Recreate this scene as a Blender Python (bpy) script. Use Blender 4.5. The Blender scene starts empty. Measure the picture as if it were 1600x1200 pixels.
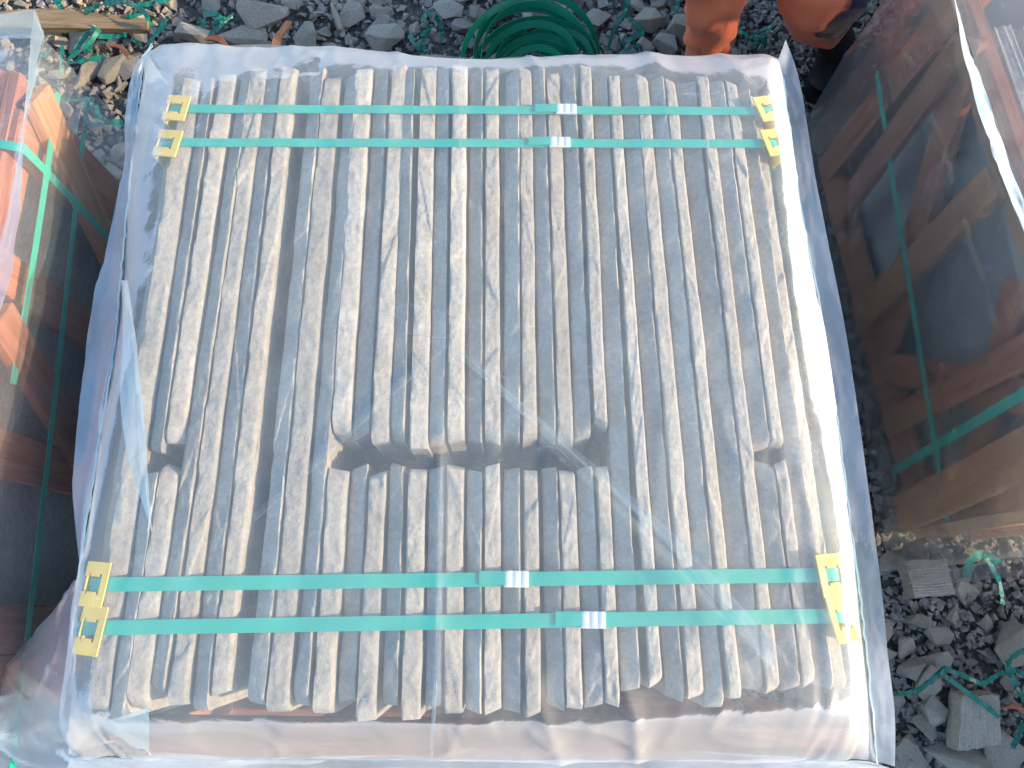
import bpy, bmesh, math, random
import numpy as np
from mathutils import Vector, Matrix, noise

SC = bpy.context.scene
COL = SC.collection
rad = math.radians

# ------------------------------------------------------------------ camera
FPX = 1200.0                                   # focal length in pixels of the 1600 px wide photograph
def _n(v):
    v = np.array(v, float); return v / np.linalg.norm(v)
EY = _n([50, 4170, -1200]); EX = np.array([1, -0.012, 0.0]); EX = _n(EX - EY * EX.dot(EY)); EZ = np.cross(EX, EY)
ROT = np.array([EX, EY, EZ]); CAM = np.array([0.0, 0.13, 1.873])
cd = bpy.data.cameras.new('camera'); cam = bpy.data.objects.new('camera', cd); COL.objects.link(cam)
cd.sensor_width = 36.0; cd.lens = 36.0 * FPX / 1600.0; cd.clip_start = 0.02; cd.clip_end = 1000.0
M4 = Matrix([[*ROT[0], CAM[0]], [*ROT[1], CAM[1]], [*ROT[2], CAM[2]], [0, 0, 0, 1]])
cam.matrix_world = M4
SC.camera = cam
def W(px, py, z):                              # a measured photo position on the level plane at height z -> metres
    d = ROT @ np.array([(px - 800) / FPX, -(py - 600) / FPX, -1.0]); t = (z - CAM[2]) / d[2]
    return CAM + t * d

# ------------------------------------------------------------------ sky, sun, exposure
SUN_EL, SUN_AZ = 20.5, 10.0                    # degrees above horizon; degrees from +x towards -y
wd = bpy.data.worlds.new('World'); SC.world = wd; wd.use_nodes = True
nt = wd.node_tree; nt.nodes.clear()
wo = nt.nodes.new('ShaderNodeOutputWorld'); bg = nt.nodes.new('ShaderNodeBackground'); sk = nt.nodes.new('ShaderNodeTexSky')
sk.sky_type = 'NISHITA'; sk.sun_disc = False; sk.sun_elevation = rad(SUN_EL); sk.sun_rotation = rad(90 + SUN_AZ)
sk.air_density = 0.85; sk.dust_density = 0.9; sk.ozone_density = 0.8
bg.inputs['Strength'].default_value = 0.15
nt.links.new(sk.outputs[0], bg.inputs[0]); nt.links.new(bg.outputs[0], wo.inputs[0])
sl = bpy.data.lights.new('sun', 'SUN'); sl.energy = 2.8; sl.angle = rad(0.8); sl.color = (1.0, 0.71, 0.45)
so = bpy.data.objects.new('sun', sl); COL.objects.link(so)
sd = Vector((math.cos(rad(SUN_EL)) * math.cos(rad(SUN_AZ)), -math.cos(rad(SUN_EL)) * math.sin(rad(SUN_AZ)), math.sin(rad(SUN_EL))))
so.rotation_euler = sd.to_track_quat('Z', 'Y').to_euler(); so.location = (4, -2, 3)
SC.view_settings.view_transform = 'Standard'; SC.view_settings.look = 'None'
SC.view_settings.exposure = 1.62; SC.view_settings.gamma = 1.0; SC.view_settings.use_curve_mapping = False
SC.render.engine = 'CYCLES'
SC.cycles.transparent_max_bounces = 24; SC.cycles.max_bounces = 5; SC.cycles.diffuse_bounces = 2; SC.cycles.glossy_bounces = 2; SC.cycles.adaptive_threshold = 0.02; SC.cycles.use_denoising = True
SC.cycles.sample_clamp_indirect = 4.0; SC.cycles.caustics_reflective = False; SC.cycles.caustics_refractive = False

# ------------------------------------------------------------------ helpers
R = random.Random(7)
def tag(o, label=None, cat=None, group=None, kind=None):
    if label: o['label'] = label
    if cat: o['category'] = cat
    if group: o['group'] = group
    if kind: o['kind'] = kind
    return o
def empty(name, loc=(0, 0, 0), rz=0.0):
    o = bpy.data.objects.new(name, None); COL.objects.link(o); o.location = loc; o.rotation_euler = (0, 0, rz)
    o.empty_display_size = 0.05
    return o
def obj(name, me, mat=None, parent=None, loc=None, rot=None):
    o = bpy.data.objects.new(name, me); COL.objects.link(o)
    if mat is not None and not me.materials: me.materials.append(mat)
    if parent is not None: o.parent = parent
    if loc is not None: o.location = loc
    if rot is not None: o.rotation_euler = rot
    return o
def mesh(name, verts, faces, smooth=False, sharp=None):
    me = bpy.data.meshes.new(name); me.from_pydata([tuple(map(float, v)) for v in verts], [], [tuple(map(int, f)) for f in faces]); me.update()
    if smooth:
        me.polygons.foreach_set('use_smooth', [True] * len(me.polygons))
        if sharp: me.set_sharp_from_angle(angle=rad(sharp))
    return me
def bm_mesh(name, bm, smooth=False):
    me = bpy.data.meshes.new(name); bm.to_mesh(me); bm.free()
    if smooth: me.polygons.foreach_set('use_smooth', [True] * len(me.polygons))
    return me

def _hash(ix, iy, seed):
    h = (ix.astype(np.int64) * 374761393 + iy.astype(np.int64) * 668265263 + seed * 974634777) & 0x7fffffff
    h = ((h ^ (h >> 13)) * 1274126177) & 0x7fffffff
    return ((h ^ (h >> 16)) & 0xffff) / 65535.0 * 2 - 1
def vn(x, y, seed=0):                          # smooth value noise, -1..1
    x = np.asarray(x, float); y = np.asarray(y, float)
    ix, iy = np.floor(x), np.floor(y); fx, fy = x - ix, y - iy
    fx = fx * fx * (3 - 2 * fx); fy = fy * fy * (3 - 2 * fy)
    a, b, c, d = _hash(ix, iy, seed), _hash(ix + 1, iy, seed), _hash(ix, iy + 1, seed), _hash(ix + 1, iy + 1, seed)
    return (a * (1 - fx) + b * fx) * (1 - fy) + (c * (1 - fx) + d * fx) * fy
def fbm(x, y, seed=0, o=4):
    s = 0; a = 1; t = 0
    for i in range(o):
        s = s + a * vn(x * 2 ** i + 17.3 * i, y * 2 ** i - 9.1 * i, seed + i); t += a; a *= 0.5
    return s / t
def ridge(x, y, seed=0):
    return 1 - np.abs(vn(x, y, seed)) * 2

# ------------------------------------------------------------------ materials
def mat_new(name):
    m = bpy.data.materials.new(name); m.use_nodes = True; t = m.node_tree; t.nodes.clear()
    out = t.nodes.new('ShaderNodeOutputMaterial')
    return m, t, out
def nd(t, typ, **kw):
    n = t.nodes.new(typ)
    for k, v in kw.items():
        if k in n.inputs: n.inputs[k].default_value = v
        else: setattr(n, k, v)
    return n
def coords(t, kind='Object', scale=(1, 1, 1)):
    tc = nd(t, 'ShaderNodeTexCoord'); mp = nd(t, 'ShaderNodeMapping'); mp.inputs['Scale'].default_value = scale
    t.links.new(tc.outputs[kind], mp.inputs[0]); return mp.outputs[0]
def noise_n(t, vec, scale, detail=5, rough=0.55, dist=0.0):
    n = nd(t, 'ShaderNodeTexNoise'); n.inputs['Scale'].default_value = scale; n.inputs['Detail'].default_value = detail
    n.inputs['Roughness'].default_value = rough; n.inputs['Distortion'].default_value = dist
    if vec is not None: t.links.new(vec, n.inputs['Vector'])
    return n
def ramp(t, fac, stops):
    r = nd(t, 'ShaderNodeValToRGB'); e = r.color_ramp.elements
    while len(e) < len(stops): e.new(0.5)
    for i, (p, c) in enumerate(stops):
        e[i].position = p; e[i].color = (*c, 1) if len(c) == 3 else c
    t.links.new(fac, r.inputs[0]); return r.outputs[0]
def mixc(t, fac, a, b, mode='MIX'):
    m = nd(t, 'ShaderNodeMix', data_type='RGBA', blend_type=mode)
    for s, v in ((0, fac), (6, a), (7, b)):
        if hasattr(v, 'links'): t.links.new(v, m.inputs[s])
        elif s == 0: m.inputs[0].default_value = v
        else: m.inputs[s].default_value = (*v, 1)
    return m.outputs[2]
def bump(t, h, strength, dist=0.002, prev=None):
    b = nd(t, 'ShaderNodeBump'); b.inputs['Strength'].default_value = strength; b.inputs['Distance'].default_value = dist
    t.links.new(h, b.inputs['Height'])
    if prev is not None: t.links.new(prev, b.inputs['Normal'])
    return b.outputs[0]
def princ(t, out, col, rough=0.8, normal=None, **kw):
    p = nd(t, 'ShaderNodeBsdfPrincipled')
    if hasattr(col, 'links'): t.links.new(col, p.inputs['Base Color'])
    else: p.inputs['Base Color'].default_value = (*col, 1)
    if hasattr(rough, 'links'): t.links.new(rough, p.inputs['Roughness'])
    else: p.inputs['Roughness'].default_value = rough
    if normal is not None: t.links.new(normal, p.inputs['Normal'])
    for k, v in kw.items(): p.inputs[k.replace('_', ' ')].default_value = v
    t.links.new(p.outputs[0], out.inputs[0]); return p

def stone_mat(name, dark, mid, light, sc=1.0, scratch=True, island=False):
    m, t, out = mat_new(name)
    v = coords(t)
    oi = nd(t, 'ShaderNodeObjectInfo')
    off = nd(t, 'ShaderNodeVectorMath', operation='SCALE'); cmb = nd(t, 'ShaderNodeCombineXYZ')
    t.links.new(oi.outputs['Random'], cmb.inputs[0]); t.links.new(oi.outputs['Random'], cmb.inputs[1])
    t.links.new(cmb.outputs[0], off.inputs[0]); off.inputs['Scale'].default_value = 13.0
    add = nd(t, 'ShaderNodeVectorMath', operation='ADD'); t.links.new(v, add.inputs[0]); t.links.new(off.outputs[0], add.inputs[1]); v = add.outputs[0]
    n1 = noise_n(t, v, 14 * sc, 6, 0.6, 0.4); n2 = noise_n(t, v, 120 * sc, 5, 0.65); n3 = noise_n(t, v, 480 * sc, 3, 0.6)
    c = ramp(t, n1.outputs[0], [(0.25, dark), (0.5, mid), (0.78, light)])
    c = mixc(t, 0.5, c, ramp(t, n2.outputs[0], [(0.3, (0.32,) * 3), (0.52, (0.52,) * 3), (0.75, (0.72,) * 3)]), 'OVERLAY')
    if scratch:
        w = noise_n(t, v, 45 * sc, 8, 0.75, 2.2)
        c = mixc(t, ramp(t, w.outputs[0], [(0.60, (0, 0, 0)), (0.72, (0.55,) * 3)]), c, tuple(min(0.75, x * 1.75) for x in light))
    if scratch:
        oc = noise_n(t, v, 5 * sc, 4, 0.6, 0.8)
        c = mixc(t, ramp(t, oc.outputs[0], [(0.50, (0, 0, 0)), (0.72, (0.45,) * 3)]), c, (0.42, 0.325, 0.205))
    # each stone has its own tone
    br = nd(t, 'ShaderNodeMapRange'); br.inputs['To Min'].default_value = 0.82; br.inputs['To Max'].default_value = 1.15
    if island:
        ge = nd(t, 'ShaderNodeNewGeometry'); t.links.new(ge.outputs['Random Per Island'], br.inputs['Value'])
    else:
        t.links.new(oi.outputs['Random'], br.inputs['Value'])
    hs = nd(t, 'ShaderNodeHueSaturation'); t.links.new(br.outputs[0], hs.inputs['Value']); t.links.new(c, hs.inputs['Color']); c = hs.outputs[0]
    bk = 0.8 if scratch else 1.0
    b1 = bump(t, n1.outputs[0], 0.5 * bk, 0.007 / sc); b2 = bump(t, n2.outputs[0], 0.75 * bk, 0.003 / sc, b1); b3 = bump(t, n3.outputs[0], 0.35, 0.0008 / sc, b2)
    princ(t, out, c, 0.88, b3, Specular_IOR_Level=0.25)
    return m
M_SLAB = stone_mat('flagstone', (0.30, 0.272, 0.23), (0.41, 0.371, 0.312), (0.50, 0.45, 0.376))
M_ROCK = stone_mat('rubble_stone', (0.29, 0.276, 0.235), (0.40, 0.378, 0.318), (0.50, 0.465, 0.385), 1.0, False)
M_ROCKI = stone_mat('small_rubble_stone', (0.21, 0.20, 0.175), (0.31, 0.295, 0.255), (0.42, 0.39, 0.325), 1.0, False, True)
M_GRAV = stone_mat('dark_gravel', (0.18, 0.172, 0.153), (0.29, 0.276, 0.243), (0.44, 0.415, 0.355), 1.0, False, True)
M_PALE = stone_mat('pale_rubble_stone', (0.36, 0.335, 0.275), (0.45, 0.415, 0.34), (0.53, 0.485, 0.39), 1.0, False)
M_GREY = stone_mat('crated_stone', (0.38, 0.375, 0.375), (0.47, 0.46, 0.455), (0.54, 0.53, 0.52), 0.6, False)

def soil_mat():
    m, t, out = mat_new('grit_soil'); v = coords(t)
    n1 = noise_n(t, v, 3.0, 6); n2 = noise_n(t, v, 220, 6, 0.7); vo = nd(t, 'ShaderNodeTexVoronoi'); vo.inputs['Scale'].default_value = 130
    t.links.new(v, vo.inputs['Vector'])
    c = ramp(t, n1.outputs[0], [(0.3, (0.11, 0.108, 0.098)), (0.6, (0.165, 0.162, 0.148)), (0.8, (0.22, 0.215, 0.195))])
    c = mixc(t, 0.7, c, ramp(t, vo.outputs['Color'], [(0.2, (0.3,) * 3), (0.8, (0.75,) * 3)]), 'OVERLAY')
    b = bump(t, vo.outputs['Distance'], 0.9, 0.008); b = bump(t, n2.outputs[0], 0.6, 0.003, b)
    princ(t, out, c, 0.95, b, Specular_IOR_Level=0.2); return m
M_SOIL = soil_mat()

def wood_mat(name, a, b, c3, sc=1.0):
    m, t, out = mat_new(name); v = coords(t, 'Object', (3, 40, 40))
    oi = nd(t, 'ShaderNodeObjectInfo'); add = nd(t, 'ShaderNodeVectorMath', operation='ADD'); t.links.new(v, add.inputs[0])
    ml = nd(t, 'ShaderNodeVectorMath', operation='SCALE'); cb = nd(t, 'ShaderNodeCombineXYZ')
    for i in range(3): t.links.new(oi.outputs['Random'], cb.inputs[i])
    t.links.new(cb.outputs[0], ml.inputs[0]); ml.inputs['Scale'].default_value = 31.0; t.links.new(ml.outputs[0], add.inputs[1])
    n1 = noise_n(t, add.outputs[0], 1.6 * sc, 6, 0.6, 1.2); n2 = noise_n(t, add.outputs[0], 9 * sc, 4, 0.6)
    c = ramp(t, n1.outputs[0], [(0.28, a), (0.52, b), (0.75, c3)])
    c = mixc(t, 0.35, c, ramp(t, n2.outputs[0], [(0.3, (0.3,) * 3), (0.7, (0.65,) * 3)]), 'OVERLAY')
    br = nd(t, 'ShaderNodeMapRange'); br.inputs['To Min'].default_value = 0.75; br.inputs['To Max'].default_value = 1.15
    t.links.new(oi.outputs['Random'], br.inputs['Value']); hs = nd(t, 'ShaderNodeHueSaturation')
    t.links.new(br.outputs[0], hs.inputs['Value']); t.links.new(c, hs.inputs['Color'])
    bb = bump(t, n2.outputs[0], 0.4, 0.0015); bb = bump(t, n1.outputs[0], 0.3, 0.003, bb)
    princ(t, out, hs.outputs[0], 0.75, bb, Specular_IOR_Level=0.3); return m
M_WOOD = wood_mat('reddish_timber', (0.26, 0.095, 0.052), (0.40, 0.155, 0.085), (0.49, 0.21, 0.12))
M_PINE = wood_mat('pale_timber', (0.34, 0.145, 0.068), (0.48, 0.22, 0.108), (0.57, 0.285, 0.15))
M_PINK = wood_mat('brown_timber', (0.17, 0.068, 0.038), (0.27, 0.11, 0.062), (0.35, 0.155, 0.09))
M_OLDW = wood_mat('weathered_timber', (0.20, 0.15, 0.085), (0.32, 0.245, 0.14), (0.42, 0.34, 0.21))

def film_mat(name, haze=0.10, gloss=0.07, rough=0.16, tint=(0.915, 0.955, 0.975), bs=1.0, hz=(0.60, 0.84, 0.95)):
    m, t, out = mat_new(name); v = coords(t, 'Object')
    n1 = noise_n(t, v, 3.2, 4, 0.55, 0.6); n2 = noise_n(t, v, 26, 6, 0.6, 1.5); n3 = noise_n(t, v, 7, 3, 0.5, 0.3)
    b1 = bump(t, n3.outputs[0], 0.25 * bs, 0.03); b2 = bump(t, n2.outputs[0], 0.14 * bs, 0.006, b1)
    tr = nd(t, 'ShaderNodeBsdfTransparent'); tr.inputs[0].default_value = (*tint, 1)
    df = nd(t, 'ShaderNodeBsdfDiffuse'); df.inputs[0].default_value = (*hz, 1)
    tl = nd(t, 'ShaderNodeBsdfTranslucent'); tl.inputs[0].default_value = (*hz, 1)
    t.links.new(b2, df.inputs['Normal'])
    sm = nd(t, 'ShaderNodeMixShader'); sm.inputs[0].default_value = 0.5
    t.links.new(df.outputs[0], sm.inputs[1]); t.links.new(tl.outputs[0], sm.inputs[2])
    # milkiness: broad clouding, thin creased scuffs, more of it at a slant
    mr = nd(t, 'ShaderNodeMapRange'); mr.inputs['From Min'].default_value = 0.3; mr.inputs['From Max'].default_value = 0.7
    mr.inputs['To Min'].default_value = haze * 0.65; mr.inputs['To Max'].default_value = haze * 1.4
    t.links.new(n1.outputs[0], mr.inputs['Value'])
    sc = ramp(t, n2.outputs[0], [(0.60, (0, 0, 0)), (0.78, (0.16,) * 3)])
    ad = nd(t, 'ShaderNodeMath', operation='ADD'); t.links.new(mr.outputs[0], ad.inputs[0]); t.links.new(sc, ad.inputs[1])
    lw = nd(t, 'ShaderNodeLayerWeight'); lw.inputs['Blend'].default_value = 0.35; t.links.new(b1, lw.inputs['Normal'])
    sl_ = nd(t, 'ShaderNodeMath', operation='MULTIPLY_ADD'); t.links.new(lw.outputs['Facing'], sl_.inputs[0]); sl_.inputs[1].default_value = haze * 0.35
    t.links.new(ad.outputs[0], sl_.inputs[2])
    m1 = nd(t, 'ShaderNodeMixShader'); t.links.new(sl_.outputs[0], m1.inputs[0]); t.links.new(tr.outputs[0], m1.inputs[1]); t.links.new(sm.outputs[0], m1.inputs[2])
    gl = nd(t, 'ShaderNodeBsdfGlossy'); gl.inputs['Color'].default_value = (1, 1, 1, 1); gl.inputs['Roughness'].default_value = rough
    t.links.new(b2, gl.inputs['Normal'])
    fr = nd(t, 'ShaderNodeLayerWeight'); fr.inputs['Blend'].default_value = 0.25; t.links.new(b2, fr.inputs['Normal'])
    fm = nd(t, 'ShaderNodeMath', operation='MULTIPLY_ADD'); t.links.new(fr.outputs['Fresnel'], fm.inputs[0]); fm.inputs[1].default_value = 0.30; fm.inputs[2].default_value = gloss
    fm.use_clamp = True
    m2 = nd(t, 'ShaderNodeMixShader'); t.links.new(fm.outputs[0], m2.inputs[0]); t.links.new(m1.outputs[0], m2.inputs[1]); t.links.new(gl.outputs[0], m2.inputs[2])
    t.links.new(m2.outputs[0], out.inputs[0]); return m
M_FILM = film_mat('polythene_film', 0.14, 0.055, 0.70)
M_FILM2 = film_mat('polythene_folded_film', 0.40, 0.12, 0.34)
M_SHEEN = film_mat('crease_sheen_film', 0.12, 0.03, 0.4, bs=0.5)
M_SEAM = film_mat('welded_seam', 0.75, 0.10, 0.25)
M_FILMS = film_mat('crate_film', 0.08, 0.035, 0.3, (0.965, 0.972, 0.978))
M_FLAP = film_mat('sky_blue_seam_film', 0.60, 0.10, 0.36, hz=(0.62, 0.82, 0.95))  # left side's sky reflection put into the haze colour as blue
M_FLAPW = film_mat('pale_seam_film', 0.55, 0.08, 0.45, hz=(0.78, 0.87, 0.93))
M_FILML = film_mat('milky_crate_film', 0.12, 0.04, 0.4, (0.95, 0.965, 0.975), hz=(0.74, 0.85, 0.92))
M_VEIL = film_mat('thin_film_fold', 0.04, 0.006, 0.5, (0.96, 0.97, 0.98), 0.4)

def plastic(name, col, rough=0.4, spec=0.5, sc=90, trans=0.0, var=0.12):
    m, t, out = mat_new(name); v = coords(t)
    n = noise_n(t, v, sc, 4); n2 = noise_n(t, v, 9, 3)
    c = mixc(t, ramp(t, n2.outputs[0], [(0.3, (0, 0, 0)), (0.7, (1,) * 3)]), tuple(x * (1 - var) for x in col), tuple(min(1, x * (1 + var)) for x in col))
    princ(t, out, c, rough, bump(t, n.outputs[0], 0.15, 0.001), Specular_IOR_Level=spec)
    return m
M_GREEN = plastic('green_strapping', (0.014, 0.42, 0.31), 0.38)
M_DGREEN = plastic('dark_green_strapping', (0.01, 0.26, 0.14), 0.36)
M_TEAL = plastic('torn_strapping', (0.006, 0.17, 0.125), 0.45)
M_YELLOW = plastic('yellow_plastic', (0.86, 0.58, 0.09), 0.42)
M_SEAL = plastic('clear_white_seal', (0.72, 0.76, 0.80), 0.25)
M_BLACK = plastic('black_leather', (0.012, 0.012, 0.014), 0.5, 0.4, 160)
M_SKIN = plastic('skin', (0.45, 0.25, 0.17), 0.5, 0.4, 200)
M_HAIR = plastic('black_hair', (0.012, 0.010, 0.009), 0.5, 0.4, 200)
def fabric(name, col, dark=None, centre=None):
    m, t, out = mat_new(name); v = coords(t)
    n = noise_n(t, v, 600, 2); n2 = noise_n(t, v, 11, 5, 0.6, 0.8); n3 = noise_n(t, v, 5, 3)
    c = mixc(t, ramp(t, n3.outputs[0], [(0.3, (0, 0, 0)), (0.7, (1,) * 3)]), tuple(x * 0.85 for x in col), col)
    if dark:
        dn = noise_n(t, v, 9, 2, 0.4); ds = nd(t, 'ShaderNodeVectorMath', operation='MULTIPLY_ADD')
        t.links.new(dn.outputs['Color'], ds.inputs[0]); ds.inputs[1].default_value = (0.07,) * 3; t.links.new(v, ds.inputs[2])
        dd = nd(t, 'ShaderNodeVectorMath', operation='DISTANCE'); t.links.new(ds.outputs[0], dd.inputs[0]); dd.inputs[1].default_value = tuple(q + 0.035 for q in centre)
        c = mixc(t, ramp(t, dd.outputs['Value'], [(0.085, (1,) * 3), (0.087, (0, 0, 0))]), c, dark)
    b = bump(t, n2.outputs[0], 0.5, 0.012); b = bump(t, n.outputs[0], 0.3, 0.0006, b)
    princ(t, out, c, 0.85, b, Specular_IOR_Level=0.15, Sheen_Weight=0.15); return m

# ------------------------------------------------------------------ shape builders
def box_mesh(name, a, b, bev=0.002):
    bm = bmesh.new(); bmesh.ops.create_cube(bm, size=1)
    a, b = np.array(a, float), np.array(b, float); c = (a + b) / 2; s = b - a
    for v in bm.verts: v.co = Vector(c + np.array(v.co) * s)
    if bev: bmesh.ops.bevel(bm, geom=bm.edges[:] , offset=bev, segments=1, affect='EDGES')
    return bm_mesh(name, bm)
def beam(name, p, q, w, th, mat, parent, up=(0, 0, 1), bev=0.002):
    """a sawn board from p to q, w wide (across, in the plane of 'up'), th thick; its own x axis runs along the grain"""
    p, q = Vector(p), Vector(q); L = (q - p).length; x = (q - p) / L; u = Vector(up)
    y = u.cross(x).normalized(); z = x.cross(y)
    bm = bmesh.new(); bmesh.ops.create_cube(bm, size=1)
    for v in bm.verts: v.co = Vector((v.co.x * L, v.co.y * th, v.co.z * w))
    bmesh.ops.bevel(bm, geom=bm.edges[:], offset=bev, segments=1, affect='EDGES')
    bmesh.ops.subdivide_edges(bm, edges=[e for e in bm.edges if e.calc_length() > 0.5 * L], cuts=5)
    rr = random.Random(int(abs(p.x * 977 + q.z * 3571 + L * 7919) * 10) % 99991)
    for v in bm.verts: v.co.y += rr.uniform(-1, 1) * 0.0008; v.co.z += rr.uniform(-1, 1) * 0.0015
    o = obj(name, bm_mesh(name, bm), mat, parent)
    o.matrix_local = Matrix([[x.x, y.x, z.x, (p.x + q.x) / 2], [x.y, y.y, z.y, (p.y + q.y) / 2], [x.z, y.z, z.z, (p.z + q.z) / 2], [0, 0, 0, 1]])
    return o
def resample(poly, n):
    p = np.array(poly, float); k = len(p)
    d = np.r_[0, np.cumsum(np.linalg.norm(np.diff(p, axis=0), axis=1))]; t = np.linspace(0, d[-1], n)
    # cubic (Catmull-Rom) through the points
    idx = np.clip(np.searchsorted(d, t, side='right') - 1, 0, k - 2); f = (t - d[idx]) / np.maximum(d[idx + 1] - d[idx], 1e-9)
    p0 = p[np.maximum(idx - 1, 0)]; p1 = p[idx]; p2 = p[idx + 1]; p3 = p[np.minimum(idx + 2, k - 1)]; f = f[:, None]
    m1 = (p2 - p0) * 0.4; m2 = (p3 - p1) * 0.4
    return (2 * f ** 3 - 3 * f ** 2 + 1) * p1 + (f ** 3 - 2 * f ** 2 + f) * m1 + (-2 * f ** 3 + 3 * f ** 2) * p2 + (f ** 3 - f ** 2) * m2
def loft_grid(polys, nu, nv):
    rows = np.array([resample(p, nu) for p in polys])              # k x nu x 3
    if len(polys) == 2:
        f = np.linspace(0, 1, nv)[:, None, None]; return rows[0][None] * (1 - f) + rows[1][None] * f
    out = np.empty((nv, nu, 3))
    for j in range(nu): out[:, j] = resample(rows[:, j], nv)
    return out
def grid_normals(g):
    du = np.gradient(g, axis=1); dv = np.gradient(g, axis=0); n = np.cross(dv, du); return n / np.maximum(np.linalg.norm(n, axis=2, keepdims=True), 1e-9)
def grid_mesh(name, g):
    nv, nu = g.shape[:2]; i = np.arange(nv - 1)[:, None] * nu + np.arange(nu - 1)[None]
    f = np.stack([i, i + 1, i + nu + 1, i + nu], -1).reshape(-1, 4)
    return mesh(name, g.reshape(-1, 3), f, True)
def film(name, polys, nu, nv, mat, parent, amp=0.004, seed=0, fn=None, su=(6, 6)):
    g = loft_grid(polys, nu, nv); n = grid_normals(g)
    U, V = np.meshgrid(np.linspace(0, 1, nu), np.linspace(0, 1, nv))
    d = amp * fbm(U * su[0], V * su[1], seed, 3) + amp * 0.45 * np.maximum(0, ridge(U * su[0] * 1.7 + V * 2.1, V * su[1] * 1.4 - U * 1.3, seed + 9)) ** 3
    if fn is not None: d = d + fn(g, U, V)
    g = g + n * d[..., None]
    return obj(name, grid_mesh(name, g), mat, parent)
def ribbon_mesh(name, pts, nrm, width, thick=0.0008, n=None):
    """a flat strap along pts; nrm gives the face direction per point"""
    p = np.array(pts, float); nr = np.array(nrm, float)
    if n: nr = resample(nr, n); p = resample(p, n)
    t = np.gradient(p, axis=0); t /= np.maximum(np.linalg.norm(t, axis=1, keepdims=True), 1e-9)
    b = np.cross(t, nr); b /= np.maximum(np.linalg.norm(b, axis=1, keepdims=True), 1e-9); nn = np.cross(b, t)
    w = width / 2; h = thick / 2; k = len(p)
    v = np.stack([p + b * w + nn * h, p - b * w + nn * h, p - b * w - nn * h, p + b * w - nn * h], 1).reshape(-1, 3); f = []
    for i in range(k - 1):
        for j in range(4): f.append((i * 4 + j, i * 4 + (j + 1) % 4, i * 4 + 4 + (j + 1) % 4, i * 4 + 4 + j))
    f += [(3, 2, 1, 0), ((k - 1) * 4, (k - 1) * 4 + 1, (k - 1) * 4 + 2, (k - 1) * 4 + 3)]
    me = mesh(name, v, f, True, 40); return me
def join_arrays(name, parts, smooth=False):
    V, F, o = [], [], 0
    for v, f in parts:
        V.append(np.asarray(v)); F += [tuple(np.array(q) + o) for q in f]; o += len(v)
    return mesh(name, np.concatenate(V), F, smooth)

# ------------------------------------------------------------------ ground
def ground_z(x, y):
    return 0.018 * fbm(np.asarray(x) * 1.6, np.asarray(y) * 1.6, 3, 3)
xs = np.unique(np.r_[-250, -60, -15, -6, np.linspace(-3, 3.5, 66), 7, 15, 60, 250]); ys = np.unique(np.r_[-250, -60, -15, -6, np.linspace(-2.5, 4, 66), 7, 15, 60, 250])
GX, GY = np.meshgrid(xs, ys); GZ = ground_z(GX, GY) - 0.012
ground = obj('ground', grid_mesh('ground', np.stack([GX, GY, GZ], -1)[:, ::-1]), M_SOIL)
tag(ground, 'gritty grey yard ground under the pallets', None, None, 'structure')

def rock_arrays(rr, flat=0.5, npts=11, elong=1.0):
    bm = bmesh.new()
    for i in range(npts):
        v = Vector((rr.gauss(0, 1), rr.gauss(0, 1), rr.gauss(0, 1))).normalized()
        v = Vector((v.x * elong, v.y, v.z)) * rr.uniform(0.85, 1.1)
        # squarer than a ball: split stone breaks in planes
        m = max(abs(v.x), abs(v.y), abs(v.z)); v = v * (0.55 + 0.45 / max(m, 0.4))
        bm.verts.new((v.x * 0.5, v.y * 0.5, v.z * 0.5 * flat))
    r = bmesh.ops.convex_hull(bm, input=bm.verts[:])
    bmesh.ops.delete(bm, geom=[e for e in set(r['geom_interior'] + r['geom_unused']) if isinstance(e, bmesh.types.BMVert)], context='VERTS')
    bmesh.ops.dissolve_limit(bm, angle_limit=rad(9), verts=bm.verts[:], edges=bm.edges[:])
    return bm
ROCKS = []
for i in range(26):
    rr = random.Random(100 + i)
    bm = rock_arrays(rr, rr.choice([0.3, 0.4, 0.55, 0.7]), rr.choice([9, 11, 13]), rr.uniform(1.0, 1.45))
    bmesh.ops.bevel(bm, geom=bm.edges[:], offset=0.018, segments=1, affect='EDGES')
    me = bm_mesh('stone', bm); me.materials.append(M_ROCK); ROCKS.append(me)
def ground_patch(n, rmin, rmax, inside, rr, placed, gap=0.8, tries=60000, power=2.0):
    out = []
    for _ in range(tries):
        if len(out) >= n: break
        x, y = rr.uniform(-1.62, 1.5), rr.uniform(-0.35, 2.0)
        if not inside(x, y): continue
        r = rmin + (rmax - rmin) * rr.random() ** power
        if any((x - a) ** 2 + (y - b) ** 2 < (gap * (r + q)) ** 2 for a, b, q in placed): continue
        placed.append((x, y, r)); out.append((x, y, r))
    return out
def under_crate(x, y):
    return (-0.62 < x < 0.5 and -0.05 < y < 1.0) or (x < -1.02 and y < 0.9) or (x > 0.98 + 0.13 * (1.3 - y) * 0 and 0.3 < y < 1.25)
def rubble_zone(x, y):
    if under_crate(x, y): return False
    return (y > 0.75 and x < 0.55) or (y > 1.55 and x < 0.62) or (y > 2.0)
def corner_zone(x, y):
    return x > 0.62 and y < 0.34 and not under_crate(x, y)
rr = random.Random(5); placed = []
big = []
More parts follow.
